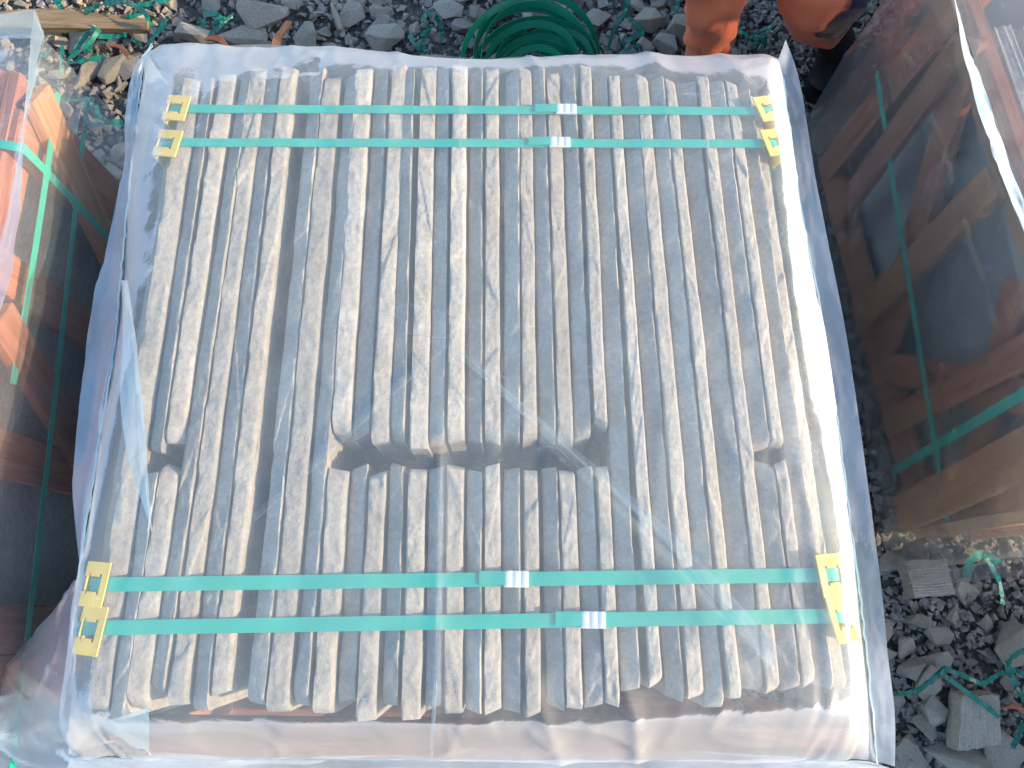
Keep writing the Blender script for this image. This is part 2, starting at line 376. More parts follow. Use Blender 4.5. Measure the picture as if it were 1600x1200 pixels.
# the two sawn, combed stone offcuts and larger pieces measured in the photograph (px, py, radius, turn)
for px, py, r in [(1440, 968, 0.03), (1475, 995, 0.028), (1392, 985, 0.032), (1420, 1012, 0.03), (1500, 955, 0.025), (1470, 1035, 0.03), (1590, 1010, 0.055), (1430, 1040, 0.032),
                  (1520, 925, 0.034), (1462, 1112, 0.035), (1452, 1148, 0.042), (1500, 1190, 0.06), (1430, 1180, 0.042), (1580, 1180, 0.048), (1395, 1190, 0.04), (1535, 1205, 0.03), (1400, 880, 0.03), (1385, 1020, 0.035), (1460, 1070, 0.035), (1405, 1100, 0.03)]:
    p = W(px, py, 0.03); big.append((p[0], p[1], r)); placed.append((p[0], p[1], r))
for px, py, r in [(300, 52, 0.07), (375, 60, 0.075), (480, 55, 0.055), (60, 45, 0.07), (410, 15, 0.07), (520, 20, 0.06), (600, 55, 0.055), (200, 100, 0.05), (1070, 50, 0.07), (1010, 35, 0.06), (1040, 75, 0.055), (250, 125, 0.05), (180, 105, 0.055), (590, 40, 0.05), (545, 15, 0.05)]:
    p = W(px, py, 0.03); big.append((p[0], p[1], r)); placed.append((p[0], p[1], r))
big += ground_patch(225, 0.022, 0.052, rubble_zone, rr, placed, 0.6, 90000, power=1.4)
big += ground_patch(40, 0.016, 0.034, corner_zone, rr, placed, 0.9)
for i, (x, y, r) in enumerate(big):
    o = obj('stone', rr.choice(ROCKS), None, ground)
    if i < 20 or (i > 20 and rr.random() < 0.12): o.material_slots[0].link = 'OBJECT'; o.material_slots[0].material = M_PALE
    s = r * (2.1 if i < 20 else 1.6 if i < 35 else 1.95)
    o.scale = (s * rr.uniform(0.9, 1.25), s * rr.uniform(0.85, 1.1), s * rr.uniform(0.8, 1.1))
    o.rotation_euler = (rr.gauss(0, 0.22), rr.gauss(0, 0.22), rr.uniform(0, 6.28))
    o.location = (x, y, float(ground_z(x, y)) + r * 0.42)
def scatter_mesh(name, mat, spots, variants, rr, lift=0.3):
    P = []
    for x, y, r, z0 in spots:
        v, f = rr.choice(variants)
        q = Matrix.Rotation(rr.uniform(0, 6.28), 3, 'Z') @ Matrix.Rotation(rr.gauss(0, 0.5), 3, 'X') @ Matrix.Rotation(rr.gauss(0, 0.5), 3, 'Y')
        P.append((v @ np.array(q).T * (2.1 * r) + np.array([x, y, z0 + r * lift]), f))
    me = join_arrays(name, P); me.materials.append(mat)
    o = obj(name, me, None, ground); o['kind'] = 'stuff'; return o
VAR = []
for i in range(20):
    bm = rock_arrays(random.Random(300 + i), random.Random(i).choice([0.45, 0.6, 0.75]), 8, 1.2)
    VAR.append((np.array([v.co[:] for v in bm.verts]), [[v.index for v in f.verts] for f in bm.faces])); bm.free()
spots = []
small = ground_patch(2100, 0.010, 0.022, rubble_zone, rr, [], 0.55, 60000, 1.5)
spots += [(x, y, r, float(ground_z(x, y))) for x, y, r in small]
for _ in range(7000):                                        # chips filling the joints between the rubble
    x, y = rr.uniform(-1.65, 0.75), rr.uniform(0.7, 2.05)
    if rubble_zone(x, y): spots.append((x, y, rr.uniform(0.004, 0.011), float(ground_z(x, y)) - 0.003))
scatter_mesh('rubble_chips', M_ROCKI, spots, VAR, rr)
spots = []
def gravel_zone(x, y):
    return (x > 0.38 and not under_crate(x, y)) and (y < 0.5 or x < 1.2) or (y > 1.2 and x > 0.45)
for _ in range(21000):
    x, y = rr.uniform(0.4, 1.7), rr.uniform(-0.6, 2.2)
    if gravel_zone(x, y): spots.append((x, y, rr.uniform(0.0065, 0.0125), float(ground_z(x, y)) + rr.uniform(-0.004, 0.004)))
scatter_mesh('gravel', M_GRAV, spots, VAR, rr)

# two combed offcuts of paving on the gravel
def offcut(name, corners, h, grooves, along, label):
    c = [np.array(W(px, py, 0.05))[:2] for px, py in corners]; o0 = sum(c) / 4
    q = [p - o0 for p in c]; n = grooves * 4 + 1; m = 12; V = np.zeros((n, m, 3))
    for i, a in enumerate(np.linspace(0, 1, n)):
        for j, b in enumerate(np.linspace(0, 1, m)):
            p = (q[0] * (1 - a) + q[1] * a) * (1 - b) + (q[3] * (1 - a) + q[2] * a) * b
            if not along: p = (q[0] * (1 - b) + q[1] * b) * (1 - a) + (q[3] * (1 - b) + q[2] * b) * a
            p = p + 0.002 * np.array([vn(a * 9, b * 9, 4), vn(a * 9, b * 9, 5)])
            V[i, j] = (*p, h + 0.0008 * math.cos(a * grooves * 2 * math.pi) + 0.0006 * float(vn(a * 30, b * 30, 8)))
    vs = V.reshape(-1, 3).tolist(); k = len(vs); f = [(i * m + j, i * m + j + 1, (i + 1) * m + j + 1, (i + 1) * m + j) for i in range(n - 1) for j in range(m - 1)]
    loop = [j for j in range(m)] + [i * m + m - 1 for i in range(1, n)] + [(n - 1) * m + j for j in range(m - 2, -1, -1)] + [i * m for i in range(n - 2, 0, -1)]
    for i in loop:
        v = vs[i]; vs.append([v[0] * 1.04, v[1] * 1.04, 0.0])
    L = len(loop)
    for a in range(L): f.append((loop[a], k + a, k + (a + 1) % L, loop[(a + 1) % L]))
    f.append(tuple(range(k + L - 1, k - 1, -1)))
    me = mesh(name, vs, f); bm = bmesh.new(); bm.from_mesh(me); bmesh.ops.recalc_face_normals(bm, faces=bm.faces[:]); bm.to_mesh(me); bm.free()
    o = obj(name, me, M_OFF); o.location = (o0[0], o0[1], 0.012); o.rotation_euler = (rad(3), rad(-2), 0)
    tag(o, label, 'stone offcut', 'combed stone offcuts'); return o
M_OFF = stone_mat('combed_stone', (0.40, 0.37, 0.30), (0.49, 0.455, 0.37), (0.56, 0.515, 0.42), 1.2, False)
offcut('stone_offcut', [(1412, 876), (1476, 872), (1491, 928), (1430, 932)], 0.045, 13, False, 'pale stone offcut with cross grooves lying beside the film of the timber crate')
offcut('stone_offcut', [(1498, 1084), (1556, 1082), (1560, 1160), (1496, 1172)], 0.05, 11, True, 'larger pale stone offcut with lengthwise grooves, a green strap scrap across its corner')

# ------------------------------------------------------------------ pallet of flagstones
ZT = 0.70
COLS = [  # photo columns: edges at row 570, edges at row 850, far end row, near end row, gap rows (None = full length), slope side
    (187, 213.5, 140, 169, 122, 1122, None, 'b'), (214.5, 245, 170, 204, 112, 1119, None, 'w'), (245, 272, 205, 231, 110, 1130, (706, 736), 'b'), (273, 303, 232, 262, 108, 1114, (691, 720), 'w'),
    (304, 330, 263, 290, 97, 1090, None, 'b'), (331, 356, 291, 323, 95, 1105, None, 'w'), (356.5, 385, 324, 352, 105, 1113, None, 'b'), (387, 413, 354, 383, 97, 1090, None, 'w'),
    (434.5, 463.5, 407, 436, 97, 1104, None, 'b'), (464.5, 494, 437, 472, 110, 1115, None, 'w'), (499, 523.5, 473, 502.5, 105, 1106, None, 'b'),
    (524.5, 553, 504, 537, 95, 1118, (676, 730), 'w'), (553, 583, 537.5, 566, 97, 1104, (684, 722), 'b'), (585, 612.5, 569, 599, 95, 1130, (690, 730), 'w'), (612.5, 635, 601, 630, 101, 1104, (690, 717), 'b'),
    (642.5, 671, 634, 664, 95, 1127, (700, 730), 'w'), (671, 697, 666, 693, 96, 1115, (693, 724), 'b'), (699.5, 727.5, 696, 725, 95, 1118, (688, 722), 'w'), (728, 755.5, 727.5, 753, 98, 1118, (690, 730), 'b'),
    (756, 783, 757, 782.5, 97, 1120, (692, 722), 'w'), (786, 814, 785.5, 814, 97, 1117, (688, 728), 'b'), (815.5, 839, 817.5, 844, 96, 1125, (687, 733), 'w'), (840.5, 867.5, 849, 875, 98, 1115, (690, 728), 'b'),
    (869, 892.5, 876, 905, 99, 1112, (694, 730), 'w'), (894.5, 921, 906, 933, 97, 1110, (686, 725), 'b'), (924, 947, 937, 959, 97, 1108, (668, 724), 'w'),
    (947.5, 975, 961, 991, 106, 1084, None, 'b'), (980.5, 1002, 1000, 1022, 108, 1077, None, 'w'), (1003, 1030, 1024, 1052, 115, 1100, None, 'b'), (1031, 1056, 1055, 1082, 110, 1094, None, 'w'),
    (1057, 1083, 1083, 1111, 114, 1109, None, 'b'), (1085, 1105, 1114, 1136, 112, 1092, None, 'w'), (1106, 1139, 1137, 1170, 115, 1079, None, 'b'), (1140, 1162, 1172, 1195, 114, 1086, None, 'w'),
    (1162, 1190, 1196, 1226, 114, 1081, (702, 713), 'b'), (1191, 1212, 1227, 1250, 117, 1076, (696, 716), 'w'), (1213, 1239, 1251, 1279, 124, 1080, None, 'b'), (1240, 1262, 1280, 1305, 127, 1082, None, 'w')]
ORD = ('first second third fourth fifth sixth seventh eighth ninth tenth eleventh twelfth thirteenth fourteenth fifteenth sixteenth seventeenth eighteenth nineteenth twentieth '
       'twenty-first twenty-second twenty-third twenty-fourth twenty-fifth twenty-sixth twenty-seventh twenty-eighth twenty-ninth thirtieth thirty-first thirty-second thirty-third '
       'thirty-fourth thirty-fifth thirty-sixth thirty-seventh thirty-eighth').split()
def slab_mesh(L, th, side, seed, depth=0.555, drop=1.0):
    """a flagstone on edge: local x across, y along, z up; its split top edge slopes to one side in broken facets"""
    rr = np.random.RandomState(seed); n = max(40, int(L / 0.0042)); m = 12
    t = np.linspace(0, L, n); s = np.linspace(0, 1, m)
    sgn = 1 if side == 'w' else -1                                 # 'w': high edge at -x, falls to +x
    T, S = np.meshgrid(t, s, indexing='ij')                        # S: 0 at the high edge
    # facets with slanting borders
    brk = [-0.05]
    while brk[-1] < L + 0.1: brk.append(brk[-1] + rr.uniform(0.018, 0.14))
    base = (rr.uniform(0.43, 0.50) if side == 'b' else rr.uniform(0.07, 0.20)) * drop
    val = np.clip(base + rr.normal(0, 0.05 if side == 'b' else 0.045, len(brk)), 0.03, 0.62); kk = rr.normal(0, 0.05, len(brk)); lv = rr.normal(0, 0.0009, len(brk))
    Tq = T + 0.9 * th * (S - 0.5) * rr.choice([-1, 1]) * rr.uniform(0.6, 2.0) + 0.006 * fbm(T * 40, S * 3, seed, 2)
    sl = np.full_like(T, val[0]); lz = np.full_like(T, lv[0])
    for b, v, k_, l_ in zip(brk[1:], val[1:], kk[1:], lv[1:]):
        w = np.clip((Tq + k_ * (S - 0.5) - b) / 0.007 + 0.5, 0, 1); w = w * w * (3 - 2 * w); sl = sl * (1 - w) + v * w; lz = lz * (1 - w) + l_ * w
    prof = S ** rr.uniform(1.0, 1.35)
    Z = -sl * th * prof + lz
    Z += (0.0009 if side == 'b' else 0.0013) * fbm(T * 60, S * 2.8, seed + 1, 4) + 0.0009 * fbm(T * 9, S * 0.7, seed + 2, 2) + 0.0015 * vn(T * 1.8, S * 0, seed + 3)
    Z -= 0.004 * np.clip(1 - S / 0.12, 0, 1) ** 2 * np.clip(0.3 + vn(T * 28, S * 0 + 3, seed + 7), 0, 1)          # nibbled arris
    Z -= 0.0025 * np.clip((S - 0.8) / 0.2, 0, 1) ** 2
    for _ in range(int(L * 22)):                                   # spalls broken out of the edge
        t0, s0 = rr.uniform(0, L), rr.choice([rr.uniform(-0.1, 0.25), rr.uniform(0, 1), rr.uniform(0.7, 1.1)]); a_, b_ = rr.uniform(0.005, 0.02), rr.uniform(0.15, 0.5); sh = rr.uniform(-0.03, 0.03)
        e_ = ((T - t0 - sh * (S - s0)) / a_) ** 2 + ((S - s0) / b_) ** 2
        Z -= rr.uniform(0.0004, 0.0014) * np.clip((1 - e_) * 2.2, 0, 1) * (0.35 + 0.65 * np.clip((T - t0) / a_ * 0.5 + 0.5, 0, 1))
    X = sgn * (S - 0.5) * th
    X = X + np.where(S > 0.9, sgn * 0.0013 * fbm(T * 14, S * 0, seed + 4, 3), 0) + np.where(S < 0.1, sgn * 0.0008 * fbm(T * 18, S * 0 + 5, seed + 5, 3), 0)
    Y = T.copy()
    # worn, skewed ends
    for e, sg in ((0, 1), (1, -1)):
        d = T if e == 0 else L - T
        sk = rr.uniform(-0.011, 0.011); rl = rr.uniform(0.010, 0.026); dp = rr.uniform(0.006, 0.022)
        w = np.clip(1 - d / 0.05, 0, 1)
        Y += sg * w * (abs(sk) * (S if sk > 0 else 1 - S)) * 1.0
        Z -= dp * np.clip(1 - d / rl, 0, 1) ** 2
    top = np.stack([X, Y, Z], -1)
    V = top.reshape(-1, 3).tolist(); F = []
    flip = sgn < 0
    def quad(a, b, c, d): F.append((a, b, c, d) if not flip else (d, c, b, a))
    for i in range(n - 1):
        for j in range(m - 1): quad(i * m + j, i * m + j + 1, (i + 1) * m + j + 1, (i + 1) * m + j)
    k = len(V)
    for i in range(n):                                             # flanks: slightly riven, then straight down
        for j in (0, m - 1):
            x, y, z = top[i, j]; wob = 0.0012 * float(vn(t[i] * 25, j, seed + 6))
            V.append((x + wob, y, z - 0.02 + 0.004 * wob)); V.append((x + wob, y, -depth))
    for i in range(n - 1):
        a = k + i * 4; b = a + 4
        quad(i * m, (i + 1) * m, b, a); quad(a, b, b + 1, a + 1)
        quad(a + 2, b + 2, (i + 1) * m + m - 1, i * m + m - 1); quad(a + 3, b + 3, b + 2, a + 2)
        quad(b + 1, a + 1, a + 3, b + 3) if False else quad(a + 1, b + 1, b + 3, a + 3)
    e = k; F.append(tuple([j for j in range(m)] + [e + 2, e + 3, e + 1, e]) if flip else tuple(reversed([j for j in range(m)] + [e + 2, e + 3, e + 1, e])))
    e = k + (n - 1) * 4; o_ = (n - 1) * m; q = [o_ + j for j in range(m)] + [e + 2, e + 3, e + 1, e]; F.append(tuple(reversed(q)) if flip else tuple(q))
    me = mesh('stone_slab', V, F, True); 
    bm = bmesh.new(); bm.from_mesh(me); bmesh.ops.recalc_face_normals(bm, faces=bm.faces[:]); bm.to_mesh(me); bm.free()
    me.set_sharp_from_angle(angle=rad(38)); me.materials.append(M_SLAB); return me
def put_slab(i, xa, xb, ya, yb, zt, side, seed, label, group, drop=1.0):
    """xa, xb: (left, right) at two y stations given as lines; ya near end, yb far end"""
    (l1, r1, y1), (l2, r2, y2) = xa, xb
    c1, c2 = (l1 + r1) / 2, (l2 + r2) / 2; th = ((r1 - l1) + (r2 - l2)) / 2 - 0.0027
    k = (c2 - c1) / (y2 - y1); cx = c1 + k * (ya - y1)
    L = (yb - ya) * math.sqrt(1 + k * k)
    o = obj('stone_slab', slab_mesh(L, th, side, seed, zt - 0.145, drop)); o.location = (cx, ya, zt); o.rotation_euler = (0, 0, -math.atan(k))
    tag(o, label, 'stone slab', group, 'thing'); return o
rr = random.Random(21)
for i, (a, b, c, d, fy, ny, gap, side) in enumerate(COLS):
    zt = ZT + rr.uniform(-0.002, 0.002)
    if i == 37: zt -= 0.03
    if i == 36: zt -= 0.012
    if i == 0: zt -= 0.02
    up = (W(a, 570, ZT)[0], W(b, 570, ZT)[0], W((a + b) / 2, 570, ZT)[1]); lo = (W(c, 850, ZT)[0], W(d, 850, ZT)[0], W((c + d) / 2, 850, ZT)[1])
    yf = W((a + b) / 2, fy, ZT)[1]; yn = W((c + d) / 2, ny, ZT)[1]
    dr = rr.choice([0.92, 1.0, 1.0, 1.06, 1.12])
    if gap is None:
        put_slab(i, lo, up, yn, yf, zt, side, 900 + i, 'long grey flagstone on edge, %s column of the pallet from the left' % ORD[i], 'long flagstones on the pallet', dr)
    else:
        yu = W((a + b) / 2, gap[0], ZT)[1]; yl = W((c + d) / 2, gap[1], ZT)[1]
        put_slab(i, lo, up, yu, yf, zt, side, 900 + i, 'flagstone on edge behind the gap, under two green straps, %s column from the left' % ORD[i], 'shorter flagstones behind the gaps', dr)
        put_slab(i, lo, up, yn, yl, zt + rr.uniform(-0.004, 0.003), side, 1900 + i, 'short flagstone on edge in front of the gap, %s column from the left' % ORD[i], 'short flagstones in front of the gaps', dr)
# a lower piece at the bottom of the wide slot
lo = (W(384, 850, 0.6)[0], W(407, 850, 0.6)[0] - 0.002, W(395, 850, 0.6)[1]); up = (W(413, 570, 0.6)[0], W(434, 570, 0.6)[0] - 0.002, W(423, 570, 0.6)[1])
put_slab(99, lo, up, 0.02, 0.25, 0.60, 'w', 777, 'low flagstone sunk in the wide slot between two long slabs', None, 0.3)

# wooden pallet
pal = empty('wooden_pallet', (-0.075, 0.5, 0)); tag(pal, 'reddish timber pallet base under the flagstones, showing along its near edge', 'pallet')
def pbeam(name, p, q, w, th, mat, up=(0, 0, 1)):
    d = np.array([-0.075, 0.5, 0]); return beam(name, np.array(p) - d, np.array(q) - d, w, th, mat, pal, up)
for y in (-0.085, 0.05, 0.20, 0.38, 0.55, 0.72, 0.88, 1.02):
    pbeam('deck_board', (-0.62, y, 0.128), (0.47, y, 0.128), 0.022, 0.095, M_WOOD)
for x in (-0.56, -0.30, -0.075, 0.16, 0.40):
    pbeam('bearer', (x, -0.14, 0.062), (x, 1.06, 0.062), 0.10, 0.075, M_PINE if x in (-0.075, 0.16) else M_WOOD)
y0 = W(700, 1147, 0.5)[1]; y1 = W(700, 1172, 0.32)[1]
pbeam('front_rail', (-0.66, y0, 0.462), (0.575, y0, 0.462), 0.075, 0.032, M_PINK)
pbeam('front_rail', (-0.66, y1, 0.30), (0.575, y1, 0.30), 0.075, 0.03, M_PINK)
for px in (250, 520, 695, 825, 965, 1180, 1290): x = W(px, 1150, 0.42)[0]; pbeam('post', (x, y0 - 0.004, 0.02), (x, y0 - 0.004, 0.423), 0.055, 0.03, M_PINE, (1, 0, 0))
pbeam('front_rail', (-0.66, -0.148, 0.085), (0.575, -0.148, 0.085), 0.085, 0.022, M_PINK)
pbeam('back_rail', (-0.62, 1.075, 0.15), (0.47, 1.075, 0.15), 0.09, 0.022, M_WOOD)

# ------------------------------------------------------------------ straps, seals, corner protectors
def strap(row_l, row_r, xl, xr, seal, label, tailside):
    t = empty('packing_strap', tuple(W((xl + xr) / 2, (row_l + row_r) / 2, ZT))); tag(t, label, 'strap', 'green straps around the flagstones')
    base = np.array(t.location)
    n = 60; P = []; N = []
    for z in (0.20, 0.4, 0.6, 0.675):
        p = W(xl, row_l, ZT + 0.006); P.append((p[0] - 0.004, p[1], z)); N.append((-1, 0, 0))
    for f in np.linspace(0, 1, n):
        p = W(xl + (xr - xl) * f, row_l + (row_r - row_l) * f, ZT + 0.006); e = min(f, 1 - f) * 2
        P.append((p[0], p[1], ZT + 0.0022 + 0.0006 * math.sin(f * 41) + 0.001 * min(1, e * 8) - (0.012 if f in (0, 1) else 0))); N.append((-0.7 if f == 0 else 0.7 if f == 1 else 0, 0, 1))
    for z in (0.675, 0.6, 0.4, 0.20):
        p = W(xr, row_r, ZT + 0.006); P.append((p[0] + 0.004, p[1], z)); N.append((1, 0, 0))
    P = np.array(P) - base
    w = 0.0162 if row_l < 500 else 0.0205
    obj('band', ribbon_mesh('band', P, N, w, 0.0009), M_GREEN, t)
    c = W(seal, row_l + (row_r - row_l) * (seal - xl) / (xr - xl), ZT + 0.0052) - base
    L = 0.036
    # ribbed crimp seal
    V = []; F = []; nn = 25
    for i, f in enumerate(np.linspace(-1, 1, nn)):
        h = 0.0022 + 0.0011 * abs(math.cos(f * math.pi * 1.5)); hw = w / 2 + 0.0016
        V += [(f * L / 2, -hw, -0.0012), (f * L / 2, -hw, h * 0.7), (f * L / 2, -hw * 0.75, h), (f * L / 2, hw * 0.75, h), (f * L / 2, hw, h * 0.7), (f * L / 2, hw, -0.0012)]
    for i in range(nn - 1):
        for j in range(6): F.append((i * 6 + j, i * 6 + (j + 1) % 6, i * 6 + 6 + (j + 1) % 6, i * 6 + 6 + j))
    F += [(5, 4, 3, 2, 1, 0), tuple((nn - 1) * 6 + j for j in range(6))]
    s = obj('seal', mesh('seal', V, F), M_SEAL, t, loc=tuple(c)); s['label'] = 'ribbed whitish seal crimped on the strap'
    d = -1 if tailside < 0 else 1
    tp = [c + np.array([d * x, 0.0012, 0.0016 + 0.0006 * math.sin(x * 90)]) for x in np.linspace(0.012, 0.055, 8)]
    obj('strap_tail', ribbon_mesh('strap_tail', tp, [(0, 0, 1)] * 8, w * 0.98, 0.0009), M_GREEN, t)
strap(168, 172, 252, 1218, 885, 'green strap farthest from the viewer, across the flagstones, white seal towards the orange leg', -1)
strap(221, 223, 237, 1227, 875, 'second green strap across the flagstones, just nearer than the farthest strap', -1)
strap(914, 898, 124, 1326, 807, 'green strap across the short flagstones, the upper of the near pair', -1)
strap(982, 962, 110, 1340, 927, 'green strap nearest the viewer, crossing the flagstones above their near ends', -1)

def protector(c, side, rz, tilt, size, label):
    """yellow strap guard: flat plate with a notched window for the strap, folded down over the edge of the stone"""
    w, l, th = size[0], size[1], 0.0028            # w along the strap, l across it
    t = empty('corner_protector', tuple(c), rz); t.rotation_euler = (0, tilt * side, rz)
    tag(t, label, 'strap guard', 'yellow corner protectors under the straps')
    bm = bmesh.new()
    def bx(x0, x1, y0, y1, z0, z1):
        g = bmesh.ops.create_cube(bm, size=1)['verts']
        for v in g: v.co = Vector(((x0 + x1) / 2 + v.co.x * (x1 - x0), (y0 + y1) / 2 + v.co.y * (y1 - y0), (z0 + z1) / 2 + v.co.z * (z1 - z0)))
    s = -side                                        # inner side (towards the stones' middle)
    wi = l * 0.23
    def X(a, b): return (min(a * s, b * s) * w, max(a * s, b * s) * w)
    # one outline, extruded: E-shaped plate with the window open to the outer edge
    out = [(0.5, -0.5), (0.5, 0.5), (-0.5, 0.5), (-0.5, 0.17), (-0.36, 0.17), (-0.36, 0.23), (-0.26, 0.23), (-0.26, 0.17), (0.12, 0.17), (0.12, 0.23), (0.24, 0.23), (0.24, -0.23), (0.12, -0.23), (0.12, -0.17), (-0.26, -0.17), (-0.26, -0.23), (-0.36, -0.23), (-0.36, -0.17), (-0.5, -0.17), (-0.5, -0.5)]
    vs = [bm.verts.new((x * s * w, y * l, 0)) for x, y in out]; f = bm.faces.new(vs)
    r = bmesh.ops.extrude_face_region(bm, geom=[f]); bmesh.ops.translate(bm, vec=(0, 0, th), verts=[v for v in r['geom'] if isinstance(v, bmesh.types.BMVert)])
    bmesh.ops.recalc_face_normals(bm, faces=bm.faces[:])
    bmesh.ops.triangulate(bm, faces=[q for q in bm.faces if len(q.verts) > 4])
    obj('plate', bm_mesh('plate', bm), M_YELLOW, t)
    obj('folded_edge', box_mesh('folded_edge', (X(-0.5, -0.44)[0], -l / 2, -0.045), (X(-0.5, -0.44)[1], l / 2, -0.0005), 0.0006), M_YELLOW, t)
for k, (px, py, side, rz, tl, sz, lb) in enumerate([
    (276, 169, -1, -0.13, 0.10, (0.042, 0.050), 'yellow guard on the farthest strap, at the end by the timber offcuts'),
    (262, 224, -1, -0.15, 0.12, (0.044, 0.052), 'yellow guard on the second strap, at the end by the timber offcuts'),
    (149, 913, -1, -0.08, 0.12, (0.036, 0.064), 'yellow guard on the upper near strap, at the bluish film side'),
    (142, 985, -1, -0.10, 0.12, (0.038, 0.068), 'yellow guard on the strap nearest the viewer, at the bluish film side'),
    (1199, 169, 1, 0.32, 0.22, (0.040, 0.050), 'yellow guard on the farthest strap, at the sunlit seam below the orange knee'),
    (1209, 222, 1, 0.28, 0.22, (0.036, 0.052), 'yellow guard on the second strap, at the sunlit seam'),
    (1299, 899, 1, 0.12, 0.22, (0.040, 0.062), 'yellow guard on the upper near strap, in the sunlit film strip'),
    (1315, 968, 1, 0.20, 0.25, (0.034, 0.064), 'yellow guard on the strap nearest the viewer, in the sunlit film strip')]):
    p = W(px, py, ZT + 0.006); p[2] = ZT + 0.0062 - (0.002 if side > 0 else 0.001); protector(p, side, rz, tl, sz, lb)

# ------------------------------------------------------------------ film over the pallet
cov = empty('plastic_cover', (-0.075, 0.5, 0)); tag(cov, 'clear milky plastic film bag drawn over the pallet of flagstones, welded seams standing out', 'plastic film')
CO = np.array([-0.075, 0.5, 0.0])
def pts(*a): return [W(px, py, z) - CO for px, py, z in a]
def seg_d(g, p, q, z):
    """signed distance (metres, + on the right of p->q) and position along the segment, seen in plan"""
    a = (W(*p, z) - CO)[:2]; b = (W(*q, z) - CO)[:2]; d = b - a; L = np.linalg.norm(d); d = d / L; r = g[..., :2] - a
    return r[..., 0] * d[1] - r[..., 1] * d[0], (r @ d) / L
def crease(g, p, q, h, wl, wr):
    s, t = seg_d(g, p, q, ZT); e = np.clip(np.minimum(t, 1 - t) * 6, 0, 1)
    return h * e * np.where(s > 0, np.exp(-np.abs(s) / wr), np.exp(-np.abs(s) / wl))
def top_fn(g, U, V):
    d = 0.0
    d = d + crease(g, (700, 540), (1200, 1045), 0.010, 0.012, 0.10)
    d = d + crease(g, (700, 540), (395, 815), 0.008, 0.09, 0.010)
    d = d + crease(g, (430, 540), (1230, 545), 0.003, 0.012, 0.012)
    d = d + crease(g, (717, 90), (722, 560), 0.004, 0.012, 0.03)
    d = d + crease(g, (527, 80), (522, 330), 0.004, 0.04, 0.008)
    d = d + crease(g, (690, 640), (680, 1180), 0.006, 0.010, 0.012)
    x = g[..., 0] + CO[0]; y = g[..., 1] + CO[1]
    rc = random.Random(8)
    for _ in range(70):
        if rc.random() < 0.6: px, py = rc.choice([(rc.uniform(1180, 1300), rc.uniform(150, 1100)), (rc.uniform(150, 260), rc.uniform(150, 1100)), (rc.uniform(150, 1280), rc.uniform(1080, 1150)), (rc.uniform(250, 1200), rc.uniform(85, 140))])
        else: px, py = rc.uniform(200, 1250), rc.uniform(120, 1080)
        an = rc.uniform(0, 6.28); ln = rc.uniform(30, 130)
        d = d + crease(g, (px, py), (px + ln * math.cos(an), py + ln * math.sin(an)), rc.uniform(0.001, 0.0035) * rc.choice([-1, 1]), rc.uniform(0.006, 0.03), rc.uniform(0.006, 0.03))
    edge = np.clip((0.10 - y) / 0.1, 0, 1) + np.clip((y - 1.0) / 0.1, 0, 1)
    d = d + edge * 0.006 * np.maximum(0, ridge(x * 9 + y * 3, y * 2, 41)) ** 2
    # long pulls in the sunlit strip beside the seam
    st = np.clip((x - 0.40) / 0.06, 0, 1); d = d + st * 0.010 * fbm(x * 28 + y * 1.5, y * 2.2, 77, 3) * np.clip(1.25 - y, 0.3, 1)
    sl = np.clip((-0.50 - x) / 0.08, 0, 1); d = d + sl * 0.008 * fbm(x * 25 - y * 2, y * 1.8, 78, 3)
    return d
zT = ZT + 0.020
TOPP = [  # each line runs from the near hem to the far hem
    pts((112, 1182, .56), (99, 1128, .655), (110, 1010, .70), (126, 880, .70), (162, 640, .685), (184, 500, .675), (202, 300, .675), (222, 130, .67), (232, 82, .66)),
    pts((170, 1184, .57), (145, 1130, .70), (150, 1010, zT), (166, 880, zT), (205, 640, zT), (226, 500, zT), (250, 300, zT), (275, 130, zT), (285, 72, .69)),
    pts((420, 1186, .575), (418, 1128, .705), (428, 1010, zT), (440, 880, zT), (470, 640, zT), (482, 500, zT), (498, 300, zT), (512, 110, zT), (520, 78, .69)),
    pts((700, 1188, .57), (700, 1128, .708), (702, 1010, zT), (704, 880, zT), (712, 640, zT), (716, 500, zT), (722, 300, zT), (728, 110, zT), (728, 92, .69)),
    pts((980, 1188, .57), (970, 1122, .708), (962, 1010, zT), (955, 880, zT), (945, 640, zT), (940, 500, zT), (935, 300, zT), (930, 110, zT), (928, 87, .69)),
    pts((1200, 1188, .57), (1185, 1112, .703), (1172, 1010, zT), (1160, 880, zT), (1140, 640, zT), (1128, 500, zT), (1110, 300, zT), (1095, 115, zT), (1090, 86, .69)),
    pts((1290, 1189, .57), (1270, 1110, .70), (1262, 1010, zT - .004), (1250, 880, zT - .002), (1240, 640, zT), (1234, 500, zT), (1215, 300, zT), (1190, 120, zT), (1186, 88, .69)),
    pts((1340, 1190, .565), (1332, 1105, .685), (1328, 1010, .71), (1316, 880, .714), (1280, 640, .705), (1260, 500, .705), (1232, 300, .712), (1208, 118, .71), (1204, 90, .685)),
    pts((1370, 1192, .56), (1362, 1105, .635), (1352, 1010, .66), (1336, 880, .668), (1305, 640, .665), (1284, 500, .668), (1247, 300, .678), (1222, 118, .68), (1216, 92, .668))]
film('top_sheet', TOPP, 230, 230, M_FILM, cov, 0.0045, 12, top_fn, (7, 7))
right_seam, left_seam = TOPP[-1], TOPP[0]
near_hem = [p[0] for p in TOPP]; far_hem = [p[-1] for p in TOPP]
